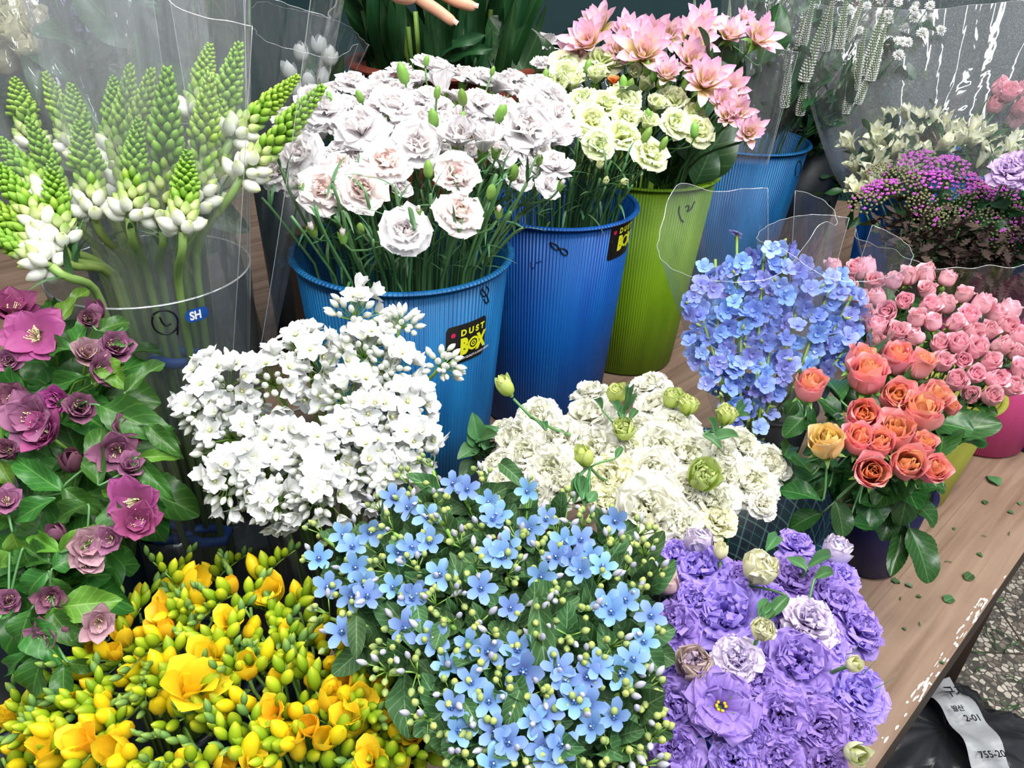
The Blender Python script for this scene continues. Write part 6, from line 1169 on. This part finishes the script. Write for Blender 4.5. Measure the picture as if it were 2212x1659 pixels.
obj('body', bodymesh('body', [sh(c_) for c_ in chains], SKIN), per)
mb = MB(); slv = [(wrist + elbow) / 2 + (elbow - wrist) * 0.05, elbow, elbow + np.array((-0.05, 0.18, 0.20)), elbow + np.array((-0.02, 0.26, 0.32))]
tube(mb, [p + cb_ for p in bez(*slv, 9)], 0.042, 16, r1=0.065); obj('sleeve', mb.mesh('sleeve', plain('dark_grey_cloth', '22242a', '2c2f36', rough=0.85)), per)
NAIL = plain('fingernail', 'd8a898', 'e2b8a8', rough=0.3)
for f in (f1, f2):
    t = unit(np.asarray(f[3][0]) - f[2][0]); up_ = unit(unit(CAM - f[3][0]) + (0, 0, 0.6)); up_ = unit(up_ - t * (up_ @ t)); sd_ = np.cross(t, up_); c0 = np.asarray(f[3][0]) - t * 0.002
    g = np.array([[c0 + t * a * 0.0055 + sd_ * math.sin(b) * 0.0052 + up_ * (math.cos(b) * 0.0080 - 0.0008 * a * a * 0) for b in (-0.9, -0.5, 0, 0.5, 0.9)] for a in (-0.9, -0.4, 0.2, 0.7)]); mb = MB(); mb.grid(g + cb_); obj('fingernail', mb.mesh('fingernail', NAIL), per)

# ---- flowers behind the film at the top left, wrapped tulips
for i, (px, py) in enumerate([(20, 60), (60, 100), (10, 130), (75, 45), (40, 20), (100, 90)]):
    P = aty(px, py, 1.25 + 0.01 * i); flower('cream_rose', 'rose', 'cream rose behind the cellophane in the top left corner, ' + ranks([(20, 60), (60, 100), (10, 130), (75, 45), (40, 20), (100, 90)], 3)[i], 'cream roses behind cellophane', P, (0.1, -0.7, 0.8), 0.026, B['cream'][0], 0.7, P_lv, 0.002, 'stem_dk')
P_hy = Pot(0, 0, 0, 0.4, 0.12, 0.1); P_hy.c[:] = aty(260, 300, 1.42)[:2]; bucket('flower_bucket', 'teal', P_hy, 'dark bucket behind the clear vase holding blue hydrangeas', group='ribbed plastic buckets')
hy = [(225, 30), (215, 85), (190, 5), (250, 70), (235, -5)]
for i, (px, py) in enumerate(hy):
    P = aty(px, py, 1.42); path, base = P_hy.path(P, (0, -0.3, 1)); o = root('hydrangea', base, 'lilac-blue hydrangea head behind the cellophane, ' + ranks(hy, 3)[i], 'hydrangea', 'hydrangeas behind cellophane'); stem(o, path, 0.003, 'stem_dk')
    for k in range(34): d = unit(RU() + (0, -0.6, 0.5)); put('flower', B['hyd'][0], o, P + d * 0.032, d, 0.013)
    for k in range(3): putleaf('leaf', random.choice(LF['big']), o, path[-3], path[-3] + unit(RU(0.5) + (0, -0.5, 0.2)) * 0.12, 0.035)
for i in range(16):
    q = path[0]; x = R(-0.8, -0.44); y = R(1.25, 1.4); bt = np.array([x * .9, y, 0.001]); e = np.array([x, y, R(0.62, 0.8)]); bt[:2] = P_hy.c + (bt[:2] - P_hy.c) * 0.2; bt[2] = 0.012
    o = root('leafy_stem', bt, 'dark leafy stem behind the ornithogalum in the shade', 'stem', 'dark leafy stems behind the clear vase'); path = bez(bt, bt + (0, 0, .3), e - (0, 0, .2), e, 8); stem(o, path, 0.003, 'stem_dk')
    for k in range(9): p = path[2 + k % 6]; putleaf('leaf', random.choice(LF['big']), o, p, p + unit(RU(0.5) + (0, -0.4, 0.5)) * R(0.08, 0.14), R(0.02, 0.035), (0, -1, 0.5))
P_tu = Pot(0, 0, 0, 0.38, 0.09, 0.08); P_tu.c[:] = aty(640, 300, 1.45)[:2]; bucket('flower_bucket', 'teal', P_tu, 'dark bucket holding wrapped white tulips between vase and carnations', group='ribbed plastic buckets')
tu = [(625, 150), (650, 110), (690, 95), (665, 170), (715, 120), (700, 165), (640, 190), (680, 200)]
for i, (px, py) in enumerate(tu):
    P = aty(px, py, 1.4 + 0.01 * (i % 3)); o, P0, path = flower('white_tulip', 'tulip', 'closed white tulip in the flared sleeve, ' + ranks(tu, 3)[i], 'wrapped white tulips', P, ((px - 660) / 400, -0.15, 1), 0.016, B['tul'][0], 1.1, P_tu, 0.0028, 'stem')
    putleaf('leaf', LF['dk'][0], o, path[-4], P + (0.02, -0.01, 0.0), 0.014, (0, -1, 0.2))

# ---- cellophane sleeves
def wrap(name, lab, Bc, Tc, rb, rt, mat='film', a0=0, a1=350, nf=9, fold=0.05, peaks=2, pk=0.12, pw=1.0, ph=0.0, grp=None, seed=0, flat=1.0, fine=23):
    Bc = np.asarray(Bc, float); Tc = np.asarray(Tc, float); ax = unit(Tc - Bc); L = np.linalg.norm(Tc - Bc); X = unit(np.cross((0, 1, 0.001), ax)) ; Yv = np.cross(ax, X); r = np.random.default_rng(seed)
    an = np.radians(np.linspace(a0, a1, 150)); t = np.linspace(0, 1, 26); p1, p2, p3 = r.uniform(0, 6, 3)
    P = []
    for tt in t:
        pkv = 1 + pk * np.maximum(0, np.cos(peaks * an / 2 + ph)) ** 3 * tt
        rad = (rb + (rt - rb) * tt ** pw) * (1 + fold * (0.3 + tt) * (np.sin(nf * an + p1 + 1.5 * tt) * 0.6 + np.sin(fine * an + p2) * 0.25 + np.sin((nf * 0.37) * an + p3 - 2 * tt) * 0.5))
        P.append(Bc + np.outer(L * tt * pkv, ax) + np.outer(rad * np.cos(an), X) + np.outer(rad * np.sin(an) * flat, Yv))
    P = np.array(P); b0 = Bc.copy(); mb = MB(); mb.grid(P - b0, np.zeros((len(t), len(an), 2))); o = obj(name, mb.mesh(name, M[mat]), None, b0)
    mb = MB(); tube(mb, P[-1] - b0, 0.0005, 4); tube(mb, P[:, 0] - b0, 0.0005, 4); tube(mb, P[:, -1] - b0, 0.0005, 4); obj('sleeve_edge_glint', mb.mesh('sleeve_edge_glint', M['edge']), o); return setp(o, lab, 'wrapping', grp)  # thin pale tubes added along the borders as painted glints
G = 'cellophane sleeves'
vc = np.array([*P_lv.c, 0.06])
wrap('cellophane_sleeve', 'clear cellophane sleeve round the ornithogalum on the left, open at the top', vc + (-0.02, 0.02, 0.1), aty(90, -60, 0.97), 0.06, 0.16, 'filmh', 0, 340, 11, 0.07, 3, 0.15, 0.8, 1.0, G, 1)
wrap('cellophane_sleeve', 'crinkled clear cellophane sleeve round the middle ornithogalum spikes', vc + (0.03, 0.0, 0.1), aty(300, -40, 0.93), 0.055, 0.115, 'filmh', 20, 360, 9, 0.07, 3, 0.10, 0.8, 2.0, G, 2)
wrap('cellophane_sleeve', 'clear cellophane sleeve round the ornithogalum beside the white carnations', vc + (0.05, 0.01, 0.12), aty(490, 10, 0.93), 0.05, 0.12, 'film', -30, 300, 8, 0.06, 3, 0.12, 0.8, 0.4, G, 3)
wrap('cellophane_sleeve', 'flared clear sleeve round the white tulips', np.array([*P_tu.c, 0.42]), aty(668, 70, 1.42), 0.04, 0.10, 'film', 0, 340, 6, 0.05, 4, 0.08, 1.0, 0.6, G, 4)
wrap('cellophane_sleeve', 'clear sleeve spreading behind the pink dahlias', np.array([*P_gr.c, 0.40]) + (0, 0.0, 0), aty(1330, 30, 1.62), 0.10, 0.20, 'film', 30, 190, 9, 0.06, 3, 0.10, 1.0, 0.3, G, 5)
wrap('cellophane_sleeve', 'low crinkled clear sleeve below the rightmost dahlias', aty(1590, 350, 1.56), aty(1630, 110, 1.60), 0.06, 0.075, 'film', 0, 340, 7, 0.08, 3, 0.06, 0.7, 0.3, G, 6)
wrap('cellophane_sleeve', 'tall clear sleeve round the white veronica', np.array([*P_b3.c, 0.36]), aty(1760, -90, 1.75), 0.07, 0.17, 'film', 0, 340, 9, 0.06, 3, 0.08, 1.0, 0.3, G, 7)
wrap('cellophane_sleeve', 'large dotted cellophane sleeve over the alstroemeria at the top right', aty(2010, 430, 1.50), aty(2080, -60, 1.62), 0.14, 0.30, 'filmd', 0, 350, 8, 0.05, 3, 0.05, 0.6, 0.3, G, 8)
wrap('cellophane_sleeve', 'clear sleeve round the magenta yarrow', np.array([*P_ya.c, 0.10]), aty(2080, 430, 1.28), 0.09, 0.18, 'filmb', 180, 360, 8, 0.05, 3, 0.05, 0.7, 0.3, G, 9)
wrap('cellophane_sleeve', 'open-cornered clear sleeve round the front delphiniums', np.array([*P_de.c, 0.05]) + (0.0, 0, 0), aty(1610, 500, 1.0), 0.05, 0.115, 'filmb', 60, 400, 4, 0.022, 4, 0.10, 0.8, 1.8, G, 10)
wrap('cellophane_sleeve', 'clear sleeve round the rear delphiniums with a rolled corner', np.array([*P_de.c, 0.05]) + (0.05, 0.02, 0), aty(1800, 530, 1.06), 0.04, 0.105, 'filmb', 60, 400, 4, 0.022, 3, 0.06, 0.8, 0.8, G, 11)

# ---- litter on the table and floor, rubbish bag
lit = [((1895, 1252), 16), ((2157, 1050), 22), ((2127, 1090), 10), ((2085, 1253), 18), ((2040, 1300), 18), ((1925, 1255), 12), ((1955, 1262), 10), ((2055, 1215), 8), ((1990, 1290), 7), ((2160, 1300), 8), ((1945, 1290), 6), ((2190, 1110), 8), ((2110, 1195), 8), ((1985, 1345), 6), ((1950, 1356), 6), ((2030, 1430), 6), ((2180, 1150), 7), ((2200, 1085), 7), ((2060, 1140), 5), ((2130, 1160), 5)]
rk = ranks([a[0] for a in lit])
for i, ((px, py), s) in enumerate(lit):
    P = at(px, py, 0.001); sz = s * m_per_px(P) * 1.6; mb = MB()
    if i % 3 == 1 and i > 4:
        tube(mb, bez((0, 0, 0.001), (sz * .3, sz * .2, 0.002), (sz * .7, -sz * .1, 0.002), (sz, sz * .3, 0.001), 6), 0.0007, 4); me = mb.mesh('stem_scrap', M['stem_dk']); nm, d = 'stem_scrap', 'thin dark stem scrap'
    else: me = None; nm, d = 'fallen_leaf', 'dark green fallen leaf'
    if me: o = obj(nm, me, None, P); o.rotation_euler = (0, 0, R(0, 6))
    else: o = obj(nm, random.choice(LF['lis'] + LF['tw']), None, P + (0, 0, 0.001)); o.scale = (sz * 0.4, sz, sz); o.rotation_euler = (0.1, 0, R(0, 6))
    setp(o, f'{"larger" if s > 14 else "tiny"} {d} lying on the table, {rk[i]}', 'leaf' if me is None else 'stem', 'leaf litter on the table')
o = root('trash_bag', at(2010, 1640, FZ), 'grey crumpled plastic bag with Korean writing on the floor under the table', 'bag'); r2 = np.random.default_rng(3)
nu, nv = 60, 26; th_ = np.linspace(0, 2 * PI, nu, endpoint=False); P = []
for j in range(nv):
    v_ = j / (nv - 1); a = v_ * PI / 2; rad = 0.19 * math.cos(a) ** 0.7 + 0.001; h = 0.085 * math.sin(a)
    k_ = 1 + 0.10 * np.sin(5 * th_ + 3 * v_) + 0.07 * np.sin(11 * th_ - 5 * v_) + 0.04 * r2.normal(size=nu)
    P.append(np.stack([rad * k_ * np.cos(th_), rad * k_ * np.sin(th_) * 0.8, h + 0.012 * np.abs(np.sin(7 * th_ + 4 * v_)) * math.sin(a * 2) + np.zeros(nu)], -1))
mb = MB(); mb.grid(np.array(P), closed=True); bag = mb.mesh('bag_body', plain('dark_grey_plastic', '1c1d20', '3a3c40', rough=0.3, scale=14, bump=0.8)); obj('bag_body', bag, o)
A_, B_ = at(2055, 1500, FZ + 0.13), at(2150, 1659, FZ + 0.12); B_ = A_ + (B_ - A_) * 1.5; ln = unit(B_ - A_); sdv = unit(np.cross(ln, (0, 0, 1))); LL = np.linalg.norm(B_ - A_)
rows = []
for t in np.linspace(-0.25, 1, 30):
    rows.append([A_ + ln * LL * t + sdv * u * 0.032 + np.array((0, 0, 0.006 * math.sin(t * 17) + 0.006 * math.cos(u * 3 + t * 9) - 0.12 * max(0, -t))) for u in np.linspace(-1, 1, 9)])
P = np.array(rows) - np.array(o.location); mb = MB(); mb.grid(P); strap = obj('printed_strip', mb.mesh('printed_strip', plain('pale_grey_plastic_print', '8e9094', 'b6b8ba', rough=0.35, scale=30, bump=0.4)), o)
def ontext(s, t0, u0, size, mat='ink'):
    v, f = textmesh(s, size, 0.0003)
    if not len(v): return
    W_ = [A_ + ln * (LL * t0 + 0) + sdv * u0 - ln * vv[1] - sdv * (-vv[0]) for vv in v]
    W_ = [A_ + ln * (LL * t0 - vv[1]) + sdv * (u0 + vv[0]) + np.array((0, 0, 0.0135)) - np.array(o.location) for vv in v]; mb = MB(); mb.add(W_, f); obj('lettering', mb.mesh('lettering', M[mat], False), strap)
sdv = sdv if sdv[0] > 0 else -sdv
ontext('\uad6c\uc9c0', 0.06, -0.02, 0.022); ontext('\ubc1c\uc0b0', 0.2, -0.024, 0.012); ontext('2-01', 0.3, -0.012, 0.016); ontext('755-20', 0.62, -0.024, 0.016)
for i in range(12):
    P = at(*[(2150, 1420), (2130, 1500), (2180, 1540), (2165, 1460), (2195, 1400)][i % 5], FZ) + (R(-.06, .06), R(-.06, .06), 0.003); mb = MB(); q = R(0.03, 0.08); tube(mb, bez((0, 0, 0.001), (q * .3, q * .3, .008), (q * .7, -q * .1, .006), (q, q * .2, .001), 7), 0.0014, 4)
    o = obj('cut_stem', mb.mesh('cut_stem', M['stem_dk']), None, P); o.rotation_euler = (0, 0, R(0, 6)); setp(o, 'dark cut stem lying on the terrazzo floor beside the table', 'stem', 'cut stems on the floor')
